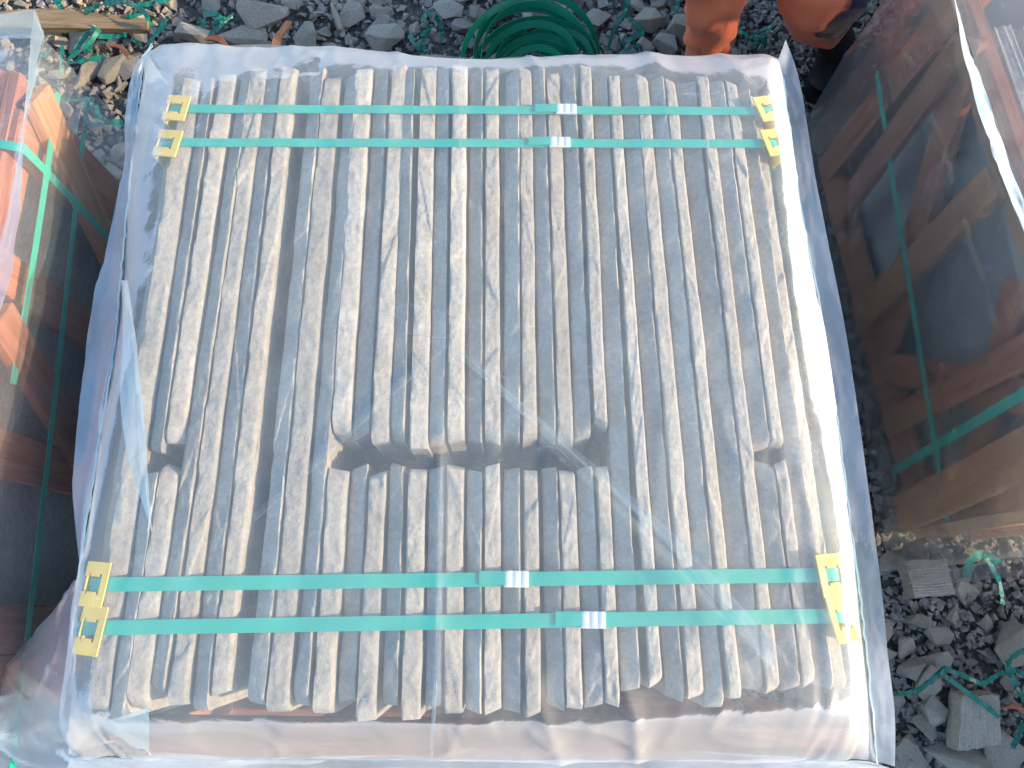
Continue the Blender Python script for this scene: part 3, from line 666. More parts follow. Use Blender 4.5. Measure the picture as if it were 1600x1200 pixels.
# welded seam flaps standing out all round
r_out = pts((1398, 1196, .565), (1397, 1105, .64), (1386, 1010, .667), (1372, 880, .676), (1340, 640, .674), (1318, 500, .677), (1278, 300, .686), (1250, 130, .688), (1228, 62, .70))
film('seam_flap', [right_seam, r_out], 90, 10, M_FLAPW, cov, 0.003, 31, None, (14, 1))
l_out = pts((128, 905, .65), (116, 830, .655), (113, 760, .655), (118, 690, .655), (136, 540, .655), (150, 450, .655), (165, 395, .655), (190, 270, .66), (197, 180, .665), (208, 110, .67), (238, 66, .70))
l_in = pts((124, 905, .70), (134, 830, .698), (146, 760, .692), (156, 690, .687), (180, 540, .675), (188, 450, .675), (193, 395, .675), (205, 270, .675), (214, 180, .672), (224, 110, .668), (238, 72, .685))
film('seam_flap', [l_in, pts((124, 905, .68), (124, 830, .67), (128, 760, .668), (140, 690, .66), (157, 540, .66), (168, 450, .66), (179, 395, .66), (198, 270, .664), (206, 180, .67), (216, 110, .672), (238, 69, .69)), l_out], 90, 14, M_FLAP, cov, 0.004, 33, None, (12, 1))
n_out = pts((100, 1215, .54), (300, 1222, .55), (520, 1226, .55), (700, 1228, .55), (980, 1226, .55), (1200, 1226, .55), (1398, 1206, .545))
film('seam_flap', [near_hem, n_out], 90, 8, M_FLAPW, cov, 0.004, 35, None, (12, 1))
# weld lines
def weld(poly, k):
    p = resample(poly, 160); p = p + np.stack([0.0015 * vn(np.arange(160) * 0.5, np.zeros(160), k), 0.001 * vn(np.arange(160) * 0.6, np.ones(160), k), np.full(160, 0.0022)], 1)
    return obj('weld_line', ribbon_mesh('weld_line', p, [(0, 0, 1)] * 160, 0.0022, 0.0014), M_SEAM, cov)
weld(right_seam, 3); weld(near_hem, 4); weld(l_in, 6)
# sides hanging to the ground
def skirt(name, top, low, seed, nu=80, nv=40, amp=0.012, su=(9, 1.2)):
    return film(name, [top, [tuple(np.array(a) * 0.45 + np.array(b) * 0.55 + np.array([0, 0, 0.02])) for a, b in zip(top, low)], low], nu, nv, M_FILM, cov, amp, seed, None, su)
skirt('side_sheet', right_seam, [(p[0] + 0.05 + 0.02 * math.sin(i * 2.1), p[1], 0.03) for i, p in enumerate(right_seam)], 51)
skirt('side_sheet', left_seam, [(p[0] - 0.02 - 0.02 * math.sin(i * 1.7), p[1], 0.03) for i, p in enumerate(left_seam)], 52)
skirt('front_sheet', near_hem, [(p[0], p[1] - 0.07 - 0.03 * math.sin(i * 1.3), 0.03) for i, p in enumerate(near_hem)], 53)
skirt('back_sheet', far_hem, [(p[0], p[1] + 0.05 + 0.03 * math.sin(i * 1.9), 0.03) for i, p in enumerate(far_hem)], 54)
# spare film bulging out at the near corner
film('corner_gusset', [pts((140, 893, .64), (122, 1010, .63), (104, 1128, .61), (118, 1182, .54), (140, 1230, .45)),
                       pts((128, 900, .62), (85, 1010, .56), (50, 1100, .50), (30, 1172, .46), (40, 1240, .38)),
                       pts((118, 912, .60), (60, 978, .50), (5, 1042, .40), (-60, 1120, .34), (-80, 1250, .30)),
                       pts((125, 935, .50), (75, 1000, .36), (20, 1080, .22), (-40, 1150, .12), (-60, 1270, .06))], 80, 60, M_FLAP, cov, 0.012, 61, None, (5, 3))
# loose folds where the film lies double, plus one pale wedge painting crease sheen
def fold(polys, seed, mat=M_SHEEN, nu=50, nv=16, lift=0.006):
    film('film_fold_or_sheen', [[tuple(np.array(p) + np.array([0, 0, lift])) for p in q] for q in polys], nu, nv, mat, cov, 0.002, seed, None, (5, 2))
zf = zT + 0.008
fold([pts((192, 440, .70), (196, 520, .70), (190, 620, .70), (205, 720, .70), (240, 830, .715)), pts((200, 440, .715), (213, 520, .72), (222, 600, .722), (232, 710, .722), (241, 832, .72))], 71, M_FILM2)
fold([pts((718, 552, zf), (870, 690, zf), (1040, 850, zf), (1200, 1042, zf)), pts((720, 549, zf), (885, 690, zf), (1068, 850, zf), (1222, 1022, zf))], 72)  # pale layer standing in for sky reflected beside the crease
fold([pts((698, 545, zf), (600, 630, zf), (500, 725, zf), (398, 812, zf)), pts((694, 542, zf), (590, 624, zf), (488, 717, zf), (394, 808, zf))], 77, M_VEIL)
def crease_line(name, *p):
    q_ = resample(pts(*p), 60); q_[:, 2] += 0.008 + 0.0008 * vn(np.arange(60) * 0.4, np.zeros(60), 5)
    obj('crease_line', ribbon_mesh('crease_line', q_, [(0, 0, 1)] * 60, 0.0011, 0.0005), M_SHEEN, cov)
crease_line('a', (702, 541, zf), (850, 682, zf), (1040, 862, zf), (1198, 1040, zf)); crease_line('b', (700, 543, zf), (600, 632, zf), (500, 727, zf), (400, 814, zf))
crease_line('c', (718, 92, zf), (720, 250, zf), (722, 420, zf)); crease_line('d', (640, 524, zf), (690, 530, zf), (712, 524, zf))
fold([pts((702, 700, zf), (697, 900, zf), (686, 1060, zf), (676, 1182, .60)), pts((690, 700, zf), (684, 900, zf), (678, 1060, zf), (671, 1182, .60))], 74, M_VEIL)
fold([pts((160, 1130, .69), (200, 1160, .64), (240, 1178, .60)), pts((235, 1105, .705), (236, 1140, .67), (236, 1176, .60))], 75, M_FILM2, 20, 14)

# ------------------------------------------------------------------ neighbouring crates, two of them unseen and added for shade
def crate(origin, ang, sx, dims, face_members, straps, label, flabel, slabn, fseed, skirt_out, end_out=0.10, fmat=None):
    fmat = fmat or M_FILMS
    """sx = +1: the seen face looks to -x (crate extends to +x); -1: the seen face looks to +x.
    face_members: list of (s0, z0, s1, z1, width, material, layer); s runs from the far corner towards the viewer."""
    Ls, D, H = dims
    t = empty('timber_crate', (origin[0], origin[1], 0), 0); tag(t, label, 'crate', 'wrapped timber crates beside the pallet')
    v = np.array([math.sin(ang), -math.cos(ang)]); u = np.array([math.cos(ang), math.sin(ang)]) * sx
    def P(s, w, z): return Vector((v[0] * s + u[0] * w, v[1] * s + u[1] * w, z))
    upv = Vector((u[0], u[1], 0))
    def bb(name, a, b, w, th, mat, upd): return beam(name, a, b, w, th, mat, t, upd)
    # corner posts, rails, base
    for s in (0.03, Ls - 0.03):
        for w in (0.03, D - 0.03): bb('post', P(s, w, 0.03), P(s, w, H - 0.01), 0.07, 0.05, M_WOOD, Vector((v[0], v[1], 0)))
    for w in (0.005, D - 0.005):
        bb('rail', P(0, w, H - 0.045), P(Ls, w, H - 0.045), 0.075, 0.024, M_WOOD, (0, 0, 1)); bb('rail', P(0, w, 0.085), P(Ls, w, 0.085), 0.09, 0.026, M_WOOD, (0, 0, 1))
    for s in (0.005, Ls - 0.005):
        bb('rail', P(s, 0.03, H - 0.03), P(s, D - 0.03, H - 0.03), 0.075, 0.024, M_WOOD, (0, 0, 1)); bb('rail', P(s, 0.03, 0.10), P(s, D - 0.03, 0.10), 0.09, 0.026, M_PINE, (0, 0, 1))
        bb('brace', P(s - 0.02 * (1 if s < 0.5 else -1), 0.05, 0.16), P(s - 0.02 * (1 if s < 0.5 else -1), D - 0.05, H - 0.09), 0.07, 0.02, M_WOOD, (0, 0, 1))
    for w in (0.12, D / 2, D - 0.12): bb('bearer', P(0.0, w, 0.03), P(Ls, w, 0.03), 0.05, 0.09, M_WOOD, (0, 0, 1))
    for s in np.linspace(0.06, Ls - 0.06, 6): bb('floor_board', P(s, 0, 0.068), P(s, D, 0.068), 0.02, 0.11, M_WOOD, (0, 0, 1))
    for (s0, z0, s1, z1, w_, m_, ly) in face_members:
        a, b = P(s0, -0.010 - ly * 0.022, z0), P(s1, -0.010 - ly * 0.022, z1)
        x = (b - a).normalized(); y = Vector((u[0], u[1], 0)); bb('brace' if abs(s1 - s0) > 0.12 else 'batten', a, b, w_, 0.02, m_, x.cross(y).normalized() if True else None)
    # the stone inside: flat slabs on edge
    for k in range(slabn):
        w = 0.055 + (D - 0.11) * k / (slabn - 1)
        o = obj('stone_slab', SLABBOX[k % 3], None); o.location = Vector((origin[0], origin[1], 0)) + P(Ls / 2, w, 0.085 + (H - 0.17) / 2)
        o.scale = ((Ls - 0.14), 1.0, (H - 0.17 - 0.012 * (k * 7 % 5))); o.rotation_euler = (0, 0, math.atan2(v[1], v[0]))
        where = 'outermost flagstone against the slats of the ' if k == 0 else '%s flagstone deep in the ' % ORD[k]
        tag(o, where + flabel, 'stone slab', 'flagstones inside the timber crates', 'thing')
    # straps round the crate
    for j, (p0, p1, w_, lab) in enumerate(straps):
        st = [P(p0[0], -0.04, p0[1]), P((p0[0] * 2 + p1[0]) / 3, -0.042, (p0[1] * 2 + p1[1]) / 3), P((p0[0] + p1[0] * 2) / 3, -0.042, (p0[1] + 2 * p1[1]) / 3), P(p1[0], -0.04, p1[1])]
        nr = [(-u[0], -u[1], 0)] * 4
        if p1[1] > H - 0.06:                       # goes over the top
            st += [P(p1[0], -0.01, H + 0.004), P(p1[0], 0.06, H + 0.006), P(p1[0], D / 2, H + 0.006), P(p1[0], D, H + 0.004)]; nr += [(-u[0], -u[1], 1), (0, 0, 1), (0, 0, 1), (0, 0, 1)]
        o = obj('packing_strap', ribbon_mesh('packing_strap', st, nr, w_, 0.001, 40), M_GREEN); o.location = (origin[0], origin[1], 0)
        tag(o, lab, 'strap', 'straps on the timber crates')
    # film
    c = empty('plastic_cover', (origin[0], origin[1], 0)); tag(c, 'clear plastic film bag hanging over the ' + flabel, 'plastic film', 'film bags over the timber crates')
    g = 0.05; zt = H + 0.02
    def ring(off, z, lift=0.0):
        return [P(-off, -off, z), P(Ls * 0.33, -off - lift, z), P(Ls * 0.66, -off + lift, z), P(Ls + off, -off, z)]
    f0, f1, f2 = ring(0.055, zt), ring(0.065, H * 0.55, 0.01), ring(skirt_out, 0.02, 0.02)
    film('side_sheet', [f0, ring(0.058, zt - 0.08), f1, f2], 90, 60, fmat, c, 0.016, fseed, None, (7, 2))
    def sider(s, off):                              # sheets across the two ends
        sg = -1 if s == 0 else 1
        return [[P(s + sg * o_, -oo, z), P(s + sg * o_ * 1.05, D * 0.5, z), P(s + sg * o_, D + oo, z)] for o_, oo, z in ((0.03, 0.03, zt), (0.03 + 0.15 * off, 0.045, H * 0.7), (0.02 + off * 0.5, 0.05, H * 0.35), (off, skirt_out, 0.02))]
    film('end_sheet', sider(0, end_out), 70, 50, fmat, c, 0.014, fseed + 1, None, (6, 2)); film('end_sheet', sider(Ls, 0.11), 70, 50, fmat, c, 0.014, fseed + 2, None, (6, 2))
    film('top_sheet', [f0, [P(-0.03, D * 0.3, zt + .01), P(Ls * 0.33, D * 0.3, zt + .006), P(Ls * 0.66, D * 0.3, zt + .012), P(Ls + 0.03, D * 0.3, zt + .01)], [P(-0.03, D + .03, zt), P(Ls * 0.33, D + .03, zt), P(Ls * 0.66, D + .03, zt), P(Ls + 0.03, D + .03, zt)]], 90, 60, M_FILM, c, 0.008, fseed + 3, None, (8, 6))
    film('seam_flap', [[p + Vector((0, 0, 0.002)) for p in f0], [P(-0.065, -0.065, zt + 0.05), P(Ls * 0.33, -0.085, zt + 0.012), P(Ls * 0.66, -0.08, zt + 0.02), P(Ls + 0.04, -0.075, zt + 0.03)]], 80, 8, M_FILM2, c, 0.006, fseed + 4, None, (12, 1))
    film('seam_flap', [[P(-0.05, -0.055, zt), P(-0.04, D * 0.2, zt), P(-0.05, D * 0.5, zt), P(-0.03, D, zt)], [P(-0.065, -0.065, zt + 0.05), P(-0.07, D * 0.2, zt + 0.012), P(-0.085, D * 0.5, zt + 0.02), P(-0.07, D, zt + 0.02)]], 40, 8, M_FILM2, c, 0.006, fseed + 5, None, (9, 1))
    return t, c, P
SLABBOX = []
for k in range(3):
    bm = bmesh.new(); bmesh.ops.create_cube(bm, size=1); bmesh.ops.subdivide_edges(bm, edges=bm.edges[:], cuts=5, use_grid_fill=True)
    r3 = random.Random(k)
    for v in bm.verts: v.co = Vector((v.co.x + r3.uniform(-.004, .004), v.co.y * 0.034 + r3.uniform(-.0012, .0012), v.co.z + r3.uniform(-.006, .006)))
    me = bm_mesh('stone_slab', bm); me.materials.append(M_GREY); SLABBOX.append(me)
angR = math.atan2(0.08, 0.6)
crate((0.826, 1.285), angR, 1, (1.00, 0.95, 0.72), [
    (0.044, 0.10, 0.070, 0.70, 0.075, M_WOOD, 0), (0.145, 0.70, 0.57, 0.13, 0.075, M_WOOD, 0), (0.20, 0.10, 0.16, 0.70, 0.06, M_WOOD, 1), (0.465, 0.09, 0.425, 0.67, 0.066, M_PINE, 1), (0.61, 0.14, 0.84, 0.66, 0.07, M_WOOD, 0),
    (0.735, 0.10, 0.725, 0.68, 0.06, M_WOOD, 1), (0.60, 0.62, 0.93, 0.30, 0.06, M_WOOD, 0), (0.944, 0.05, 0.875, 0.68, 0.085, M_PINE, 1)],
    [((0.02, 0.45), (0.98, 0.25), 0.015, 'green strap running level along the shaded face of the rust-coloured crate beside the gravel'), ((0.845, 0.08), (0.782, 0.70), 0.02, 'green strap running up the rust-coloured crate face near its front corner, beside the gravel')],
    'rust-coloured timber crate with a pale batten, wrapped in film, beside the gravel', 'rust-coloured crate beside the gravel', 14, 201, 0.07, 0.03)
crate((-0.885, 1.03), 0.0, -1, (1.06, 0.95, 0.72), [
    (0.035, 0.70, 0.34, 0.10, 0.075, M_PINE, 1), (0.115, 0.08, 0.115, 0.71, 0.085, M_WOOD, 0), (0.38, 0.08, 0.36, 0.70, 0.075, M_WOOD, 0), (0.45, 0.68, 0.75, 0.12, 0.07, M_WOOD, 1), (0.66, 0.08, 0.66, 0.70, 0.08, M_WOOD, 0), (0.95, 0.08, 0.95, 0.70, 0.08, M_WOOD, 0)],
    [((0.20, 0.08), (0.155, 0.72), 0.016, 'green strap running up the dark crate face by the plank'), ((0.0, 0.655), (0.55, 0.62), 0.016, 'green strap crossing the top of the dark crate face by the plank'), ((0.02, 0.56), (1.18, 0.43), 0.014, 'dim green strap along the middle of the dark crate face')],
    'dark brown timber crate under film, its top corner sunlit near the loose plank', 'dark crate near the loose plank', 12, 231, 0.07, 0.10, M_FILML)
crate((1.20, 2.45), 0.05, 1, (1.08, 0.95, 0.72), [(0.12, 0.70, 0.55, 0.10, 0.075, M_WOOD, 0), (0.6, 0.1, 0.6, 0.7, 0.07, M_PINE, 1)],  # unseen crate added to keep the sun off the ground behind the pallet
    [((0.2, 0.08), (0.2, 0.72), 0.02, 'green strap up the added unseen crate beside the orange jacket')],
    'unseen timber crate added for shade beyond the rust-coloured crate, beside the crouching person', 'added unseen crate beside the crouching person', 10, 291, 0.07)
crate((1.46, -0.12), angR, 1, (1.10, 0.95, 0.74), [(0.12, 0.70, 0.55, 0.10, 0.075, M_WOOD, 0), (0.6, 0.1, 0.6, 0.7, 0.07, M_PINE, 1), (0.98, 0.70, 0.66, 0.10, 0.075, M_WOOD, 0)],  # unseen crate added to block the sun from the near gravel
    [((0.9, 0.08), (0.9, 0.74), 0.02, 'green strap up the added unseen crate on the near side of the gravel')],
    'unseen timber crate under film, added near the gravel to shade the grooved offcuts', 'added unseen crate on the near side of the gravel', 12, 261, 0.05)

# ------------------------------------------------------------------ loose timber
def plank(px0, py0, px1, py1, w, th, z, mat, label, name='wood_plank', taper=0.5):
    a, b = Vector(W(px0, py0, z)), Vector(W(px1, py1, z)); L = (b - a).length
    bm = bmesh.new(); bmesh.ops.create_cube(bm, size=1); bmesh.ops.subdivide_edges(bm, edges=[e for e in bm.edges if abs(e.verts[0].co.x - e.verts[1].co.x) > 0.5], cuts=9)
    r4 = random.Random(int(px0))
    for v in bm.verts:
        f = v.co.x + 0.5; k = 1 - (1 - taper) * abs(f - 0.45) * 1.8
        v.co = Vector((v.co.x * L + r4.uniform(-.004, .004), v.co.y * w * k + 0.012 * math.sin(f * 4) + r4.uniform(-.0015, .0015), v.co.z * th + r4.uniform(-.001, .001)))
    bmesh.ops.bevel(bm, geom=bm.edges[:], offset=0.0012, segments=1, affect='EDGES')
    o = obj(name, bm_mesh(name, bm), mat); o.location = (a + b) / 2; o.rotation_euler = (rad(8), rad(-2), math.atan2(b.y - a.y, b.x - a.x))
    tag(o, label, 'plank' if name == 'wood_plank' else 'stick', 'loose timber offcuts on the rubble'); return o
plank(-60, 36, 236, 40, 0.062, 0.024, 0.075, M_OLDW, 'weathered pale plank tapering to a point, lying on the rubble behind the pallet')
plank(432, 92, 447, 34, 0.022, 0.012, 0.085, M_PINE, 'short pale stick standing out of the rubble against the film', 'wood_stick', 0.6)
plank(322, 60, 362, 76, 0.018, 0.009, 0.085, M_WOOD, 'short red-brown wood splinter on the rubble at the film edge', 'wood_stick', 0.5)
plank(170, 72, 205, 88, 0.014, 0.006, 0.07, M_WOOD, 'thin dark wood splinter on the rubble below the weathered plank', 'wood_stick', 0.5)
plank(1568, 1108, 1612, 1118, 0.013, 0.006, 0.05, M_WOOD, 'thin brown wood splinter on the gravel beside the larger grooved offcut', 'wood_stick', 0.5)

# ------------------------------------------------------------------ strapping coil and scraps
def coil():
    rr = random.Random(11); c = W(838, 112, 0.06); parts = []
    t = empty('strapping_coil', (c[0], c[1], 0)); tag(t, 'loose coil of dark green strapping lying on the rubble behind the pallet', 'strap coil')
    for k in range(17):
        f = k / 16; r0 = 0.182 - 0.105 * f ** 1.2 + rr.uniform(-.008, .008); z0 = 0.03 + 0.05 * (k % 5) / 4 + rr.uniform(0, 0.02)
        tl = rr.uniform(0.05, 0.42); tx = rr.gauss(0, 0.12); ph = rr.uniform(0, 6.28); ec = rr.uniform(0.93, 1.05); ox, oy = rr.uniform(-.018, .018), -0.05 * f + rr.uniform(-.02, .012); P = []; N = []
        for i in range(73):
            a = i / 72 * 2 * math.pi * 1.04 + ph; r = r0 * (1 + 0.035 * math.sin(2 * a + k) + 0.02 * math.sin(3 * a + 2 * k))
            x, y = r * ec * math.cos(a) + ox, r * math.sin(a) + oy; z = z0 + tx * x + (y + 0.1) * tl + 0.004 * math.sin(2 * a + k * 1.3)
            P.append((x, y, z)); N.append((math.cos(a), math.sin(a), -(0.35 + tl) * math.sin(a) + 0.3 * math.cos(a) * math.sin(k) + 0.2 * math.sin(k * 2.1)))
        o = obj('strap_loop', ribbon_mesh('strap_loop', P, N, 0.0195, 0.0009), M_DGREEN, t)
coil()
def scrap(name, label, lines, mat=M_TEAL, width=0.012, group='green strap scraps on the ground'):
    """lines: list of [(px, py, height), ...] strands of one tangle"""
    c = np.array(W(lines[0][0][0], lines[0][0][1], 0.05)); c[2] = 0.03
    t = empty('strap_scrap', tuple(c)); tag(t, label, 'strap scrap', group)
    for k, ln in enumerate(lines):
        P = [W(px, py, z) - c for px, py, z in ln]; r5 = random.Random(k + int(ln[0][0]))
        N = []; a = r5.uniform(-0.6, 0.6)
        for q in P: a += r5.uniform(-0.7, 0.7); N.append((math.sin(a) * 0.8, -0.35 + 0.4 * math.cos(a), 0.8))
        m_ = 14 * len(ln); P = resample(P, m_); N = resample(N, m_); q_ = np.linspace(0, len(ln) * 2.2, m_); z_ = q_ * 0
        P = P + 0.003 * np.stack([fbm(q_, z_ + 1, k, 3), fbm(q_, z_ + 2, k + 5, 3), 0.8 * fbm(q_, z_ + 3, k + 9, 3)], 1)
        N = N + 0.9 * np.stack([fbm(q_ * 1.5, z_ + 7, k, 2), fbm(q_ * 1.5, z_ + 8, k, 2), z_], 1)
        obj('strand', ribbon_mesh('strand', P, N, width * r5.uniform(0.6, 1.1), 0.0008), mat, t)
scrap('a', 'torn green strap bunch on the rubble, hanging below the plank', [[(150, 42, .09), (128, 62, .08), (112, 88, .08)], [(155, 45, .1), (138, 70, .09), (104, 92, .08)], [(148, 55, .09), (175, 58, .08), (198, 54, .08)], [(135, 60, .09), (140, 78, .08), (120, 95, .07)], [(105, 98, .08), (140, 94, .08), (168, 87, .08)], [(98, 72, .08), (97, 100, .07), (96, 118, .06)]], width=0.016)
scrap('b', 'frayed green strap standing by the raised film corner', [[(262, 30, .10), (250, 45, .09), (232, 64, .08)], [(258, 34, .10), (246, 52, .09), (228, 70, .08)], [(238, 42, .11), (228, 22, .14), (205, 6, .14), (170, 3, .12), (135, 18, .10)], [(205, 60, .08), (215, 66, .08), (222, 70, .08)]], width=0.016)
scrap('c', 'tangled green strap knot on the rubble straight behind the pallet corner', [[(318, 18, .10), (340, 24, .11), (352, 40, .10)], [(362, 24, .10), (345, 38, .11), (325, 54, .09)], [(330, 35, .11), (352, 30, .12), (364, 22, .10)], [(336, 48, .11), (348, 36, .12), (335, 26, .11)], [(322, 30, .10), (312, 34, .1), (322, 40, .1)]], width=0.015)
scrap('d', 'bent green strap lying flat along the film of the dark crate', [[(83, 159, .06), (110, 157, .065), (144, 153, .06)], [(138, 156, .07), (134, 175, .06), (137, 196, .06)], [(142, 158, .07), (150, 182, .06), (170, 190, .06), (195, 194, .06)], [(136, 196, .06), (165, 193, .07), (192, 188, .06)], [(150, 165, .07), (160, 185, .08), (188, 198, .06)]], width=0.014)
scrap('e', 'short green strap piece between the dark crate and the rubble stones', [[(48, 85, .07), (64, 85, .07), (80, 83, .07)], [(76, 128, .05), (86, 134, .06), (96, 126, .06)]], width=0.016)
scrap('f', 'small green strap ends at the very top of the rubble, above the plank', [[(82, -6, .09), (90, 4, .09), (95, 14, .09)], [(215, 8, .10), (240, 5, .1), (264, -2, .1)], [(200, 26, .10), (210, 24, .10), (222, 20, .09)]], width=0.016)
scrap('g', 'looped green strap on the rubble next to the strapping coil', [[(640, 55, .07), (652, 72, .08), (662, 80, .07)], [(665, 80, .07), (662, 58, .09), (672, 42, .11)], [(660, 34, .11), (667, 22, .13), (680, 26, .12), (690, 42, .10), (692, 62, .08)], [(645, 62, .08), (660, 54, .10), (675, 38, .11)]], M_TEAL, 0.015)
scrap('h', 'bright green strap looped on pale stones next to the orange trouser leg', [[(982, -6, .11), (978, 22, .10), (1000, 44, .09), (1006, 50, .08)], [(950, 78, .08), (962, 42, .10), (980, 10, .12), (985, -8, .12)], [(1006, 50, .09), (990, 58, .08), (972, 68, .07)], [(965, 84, .06), (980, 78, .06), (998, 70, .07)], [(990, 66, .07), (996, 74, .06), (1002, 76, .06)]], M_TEAL, 0.016)
scrap('i', 'short pale green scrap at the frame edge over pale stones', [[(1060, -6, .10), (1058, 8, .09), (1050, 22, .08)]], M_TEAL, 0.012)
scrap('j', 'green strap knot on dark gravel between the two orange legs', [[(1150, 48, .05), (1166, 54, .06), (1182, 68, .05)], [(1162, 66, .05), (1182, 52, .07), (1206, 38, .06)], [(1178, 72, .05), (1188, 58, .07), (1204, 46, .05)], [(1150, 28, .05), (1156, 36, .05), (1162, 42, .05)], [(1168, 58, .06), (1186, 62, .07), (1200, 70, .05)]], M_TEAL, 0.015)
scrap('k', 'crumpled green strap trailing over the gravel and the grooved offcut', [[(1392, 1086, .05), (1430, 1078, .07), (1478, 1042, .09)], [(1476, 1044, .09), (1500, 1054, .09), (1535, 1066, .08), (1570, 1050, .08), (1592, 1048, .09)], [(1474, 1052, .09), (1510, 1082, .08), (1561, 1120, .07)], [(1428, 1082, .07), (1455, 1064, .09), (1480, 1044, .09)]], M_TEAL, 0.011)
scrap('l', 'curled green strap on the gravel at the frame edge, by a pale stone', [[(1606, 1014, .10), (1582, 1026, .10), (1574, 1040, .09), (1580, 1056, .08)], [(1590, 1048, .09), (1604, 1060, .09), (1612, 1086, .08)], [(1578, 1050, .08), (1590, 1076, .07), (1602, 1098, .06)], [(1600, 1130, .06), (1590, 1150, .06), (1584, 1166, .06)]], M_TEAL, 0.013)
scrap('m', 'green strap scrap seen under the film skirt of the rust-coloured crate', [[(1510, 900, .03), (1518, 874, .04), (1535, 866, .04), (1560, 880, .03)], [(1540, 868, .04), (1560, 905, .03), (1566, 945, .03)]], M_GREEN, 0.018)

# ------------------------------------------------------------------ person crouching behind the pallet
def skin_obj(name, nodes, edges, mat, parent, sub=2, root=0, disp=0.0):
    me = bpy.data.meshes.new(name); me.from_pydata([n[:3] for n in nodes], edges, []); me.update()
    o = obj(name, me, mat, parent)
    md = o.modifiers.new('skin', 'SKIN'); md.use_smooth_shade = True
    sv = me.skin_vertices[0].data
    for i, n in enumerate(nodes): sv[i].radius = (n[3], n[4] if len(n) > 4 else n[3]); sv[i].use_root = (i == root)
    ss = o.modifiers.new('sub', 'SUBSURF'); ss.levels = sub; ss.render_levels = sub
    if disp:
        tx = bpy.data.textures.new(name + '_folds', 'CLOUDS'); tx.noise_scale = 0.055; tx.noise_depth = 3
        dm = o.modifiers.new('folds', 'DISPLACE'); dm.texture = tx; dm.strength = disp; dm.mid_level = 0.5; dm.texture_coords = 'LOCAL'
    return o
K1 = W(1272, 12, 0.40); A1 = W(1316, 78, 0.09); T1 = W(1284, 132, 0.045); S1 = W(1112, 88, 0.15); K0 = W(1118, -8, 0.47)
pc = np.array([0.66, 1.75, 0.0])
per = empty('person', tuple(pc)); tag(per, 'person in orange work trousers and black boots crouching behind the pallet', 'person')
def q(p, r, r2=None): return (p[0] - pc[0], p[1] - pc[1], p[2] - pc[2], r) + ((r2,) if r2 else ())
pel = np.array([0.74, 1.93, 0.50]); hl = np.array([0.88, 1.90, 0.50]); hr = np.array([0.60, 1.90, 0.50])
chest = np.array([0.68, 1.86, 0.92]); neck = np.array([0.66, 1.80, 1.10]); head = np.array([0.65, 1.75, 1.20])
A0 = np.array([S1[0], S1[1] + 0.01, 0.09])
shl, shr = np.array([0.86, 1.84, 1.02]), np.array([0.48, 1.84, 1.02]); ell, elr = np.array([0.93, 1.74, 0.76]), np.array([0.38, 1.78, 0.76]); wrl, wrr = np.array([0.80, 1.62, 0.60]), np.array([0.50, 1.66, 0.60])
# body under the clothes: torso, neck, head, arms with five-fingered hands
B = [q(pel, 0.10, 0.13), q((pel + chest) / 2, 0.10, 0.13), q(chest, 0.11, 0.15), q(neck, 0.05), q(head, 0.07, 0.075), q(head + np.array([0, -0.01, 0.07]), 0.08, 0.085), q(head + np.array([0, 0.0, 0.15]), 0.055, 0.06)]
E_ = [(0, 1), (1, 2), (2, 3), (3, 4), (4, 5), (5, 6)]
for sh, el, wr, sg in ((shl, ell, wrl, 1), (shr, elr, wrr, -1)):
    b = len(B); hd = wr + (wr - el) / np.linalg.norm(wr - el) * 0.075; dr = (wr - el) / np.linalg.norm(wr - el); side = np.cross(dr, [0, 0, 1]); side /= np.linalg.norm(side)
    B += [q(sh, 0.052), q((sh + el) / 2, 0.045), q(el, 0.038), q(wr, 0.026), q(hd, 0.034, 0.017)]; E_ += [(2, b), (b, b + 1), (b + 1, b + 2), (b + 2, b + 3), (b + 3, b + 4)]
    for k, (of, ln) in enumerate(((-0.027, 0.062), (-0.009, 0.072), (0.009, 0.068), (0.027, 0.052))):
        c = len(B); p1 = hd + side * of + dr * 0.018; p2 = p1 + dr * ln * 0.55 - np.array([0, 0, 0.008]); p3 = p2 + dr * ln * 0.4 - np.array([0, 0, 0.022])
        B += [q(p1, 0.0095), q(p2, 0.0085), q(p3, 0.007)]; E_ += [(b + 4, c), (c, c + 1), (c + 1, c + 2)]
    c = len(B); p1 = wr + dr * 0.03 - side * sg * 0.036; p2 = p1 + dr * 0.035 - side * sg * 0.018; p3 = p2 + dr * 0.025 - np.array([0, 0, 0.008])
    B += [q(p1, 0.011), q(p2, 0.0095), q(p3, 0.008)]; E_ += [(b + 3, c), (c, c + 1), (c + 1, c + 2)]
M_ORANGE = fabric('orange_workwear', (0.78, 0.19, 0.085), (0.012, 0.014, 0.028), tuple(np.array(W(1330, 12, 0.41)) - pc))
M_ORANGEJ = fabric('orange_jacket', (0.78, 0.19, 0.085))
skin_obj('body', B, E_, M_SKIN, per, 2, 0)
hb = [q(head + np.array([0, 0.03, 0.06]), 0.08), q(head + np.array([0, 0.01, 0.13]), 0.075), q(head + np.array([0, -0.05, 0.135]), 0.05)]
skin_obj('hair', hb, [(0, 1), (1, 2)], M_HAIR, per, 2, 1)
J = [q(pel + np.array([0, 0, 0.06]), 0.155, 0.13), q((pel + chest) / 2, 0.15, 0.125), q(chest, 0.16, 0.13), q(neck + np.array([0, 0, -0.03]), 0.08), q(shl, 0.075), q((shl + ell) / 2, 0.068), q(ell, 0.062), q(wrl, 0.045), q(shr, 0.075), q((shr + elr) / 2, 0.068), q(elr, 0.062), q(wrr, 0.045)]
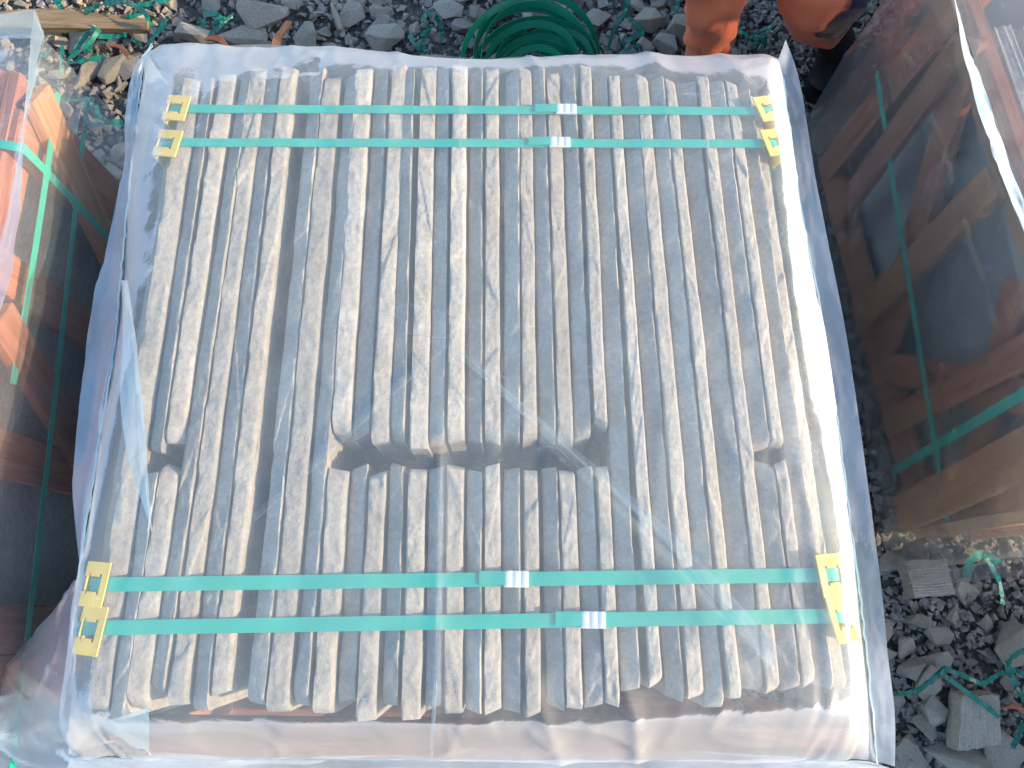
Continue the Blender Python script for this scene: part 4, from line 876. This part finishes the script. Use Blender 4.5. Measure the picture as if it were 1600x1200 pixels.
skin_obj('jacket', J, [(0, 1), (1, 2), (2, 3), (2, 4), (4, 5), (5, 6), (6, 7), (2, 8), (8, 9), (9, 10), (10, 11)], M_ORANGEJ, per, 2, 0, 0.02)
TL = [q(pel, 0.15, 0.13), q(hl, 0.105), q((hl + K1) / 2 + np.array([0, 0, 0.01]), 0.098), q(K1 + (hl - K1) * 0.12, 0.118), q(K1, 0.110), q(K1 + (A1 - K1) * 0.25 + np.array([0, 0.01, -0.01]), 0.070), q(K1 + (A1 - K1) * 0.52, 0.056),
      q(hr, 0.105), q((hr + K0) / 2, 0.095), q(K0 + np.array([0, 0.02, 0.02]), 0.082), q((K0 * 2 + A0) / 3, 0.068), q((K0 + A0 * 2) / 3, 0.058), q(A0 + np.array([0, 0, 0.02]), 0.060)]
skin_obj('trousers', TL, [(0, 1), (1, 2), (2, 3), (3, 4), (4, 5), (5, 6), (0, 7), (7, 8), (8, 9), (9, 10), (10, 11), (11, 12)], M_ORANGE, per, 3, 0, 0.034)
def boot(A, T, up, name='boot'):
    d = (T - A); d[2] = 0; d = d / np.linalg.norm(d)
    N_ = [q(up, 0.052), q(A + (up - A) * 0.35, 0.05), q(A + np.array([0, 0, -0.015]), 0.048), q(A - d * 0.045 + np.array([0, 0, -0.045]), 0.040, 0.044), q(A + d * 0.09 + np.array([0, 0, -0.035]), 0.046, 0.044), q(T - d * 0.02 + np.array([0, 0, -0.002]), 0.042, 0.046)]
    o = skin_obj(name, N_, [(0, 1), (1, 2), (2, 3), (2, 4), (4, 5)], M_BLACK, per, 3, 2)
    # sole
    ang = math.atan2(d[1], d[0]); n = 28; L = np.linalg.norm((T - A)[:2]) + 0.11; V = []; cx = (A - d * 0.065 + T + d * 0.035) / 2
    for z in (0.0, 0.028):
        for i in range(n):
            a = i / n * 2 * math.pi; x = math.copysign(abs(math.cos(a)) ** 0.75, math.cos(a)) * L / 2; y = math.sin(a) * (0.049 if x > 0 else 0.041)
            V.append((cx[0] + d[0] * x - d[1] * y - pc[0], cx[1] + d[1] * x + d[0] * y - pc[1], z + 0.008))
    F = [tuple(range(n - 1, -1, -1)), tuple(range(n, 2 * n))] + [(i, (i + 1) % n, n + (i + 1) % n, n + i) for i in range(n)]
    s = obj('sole', mesh('sole', V, F), M_BLACK, o); return o
boot(A1, T1, K1 + (A1 - K1) * 0.45)
boot(A0, A0 + np.array([-0.03, -0.17, -0.04]), A0 + np.array([0, 0.0, 0.14]))
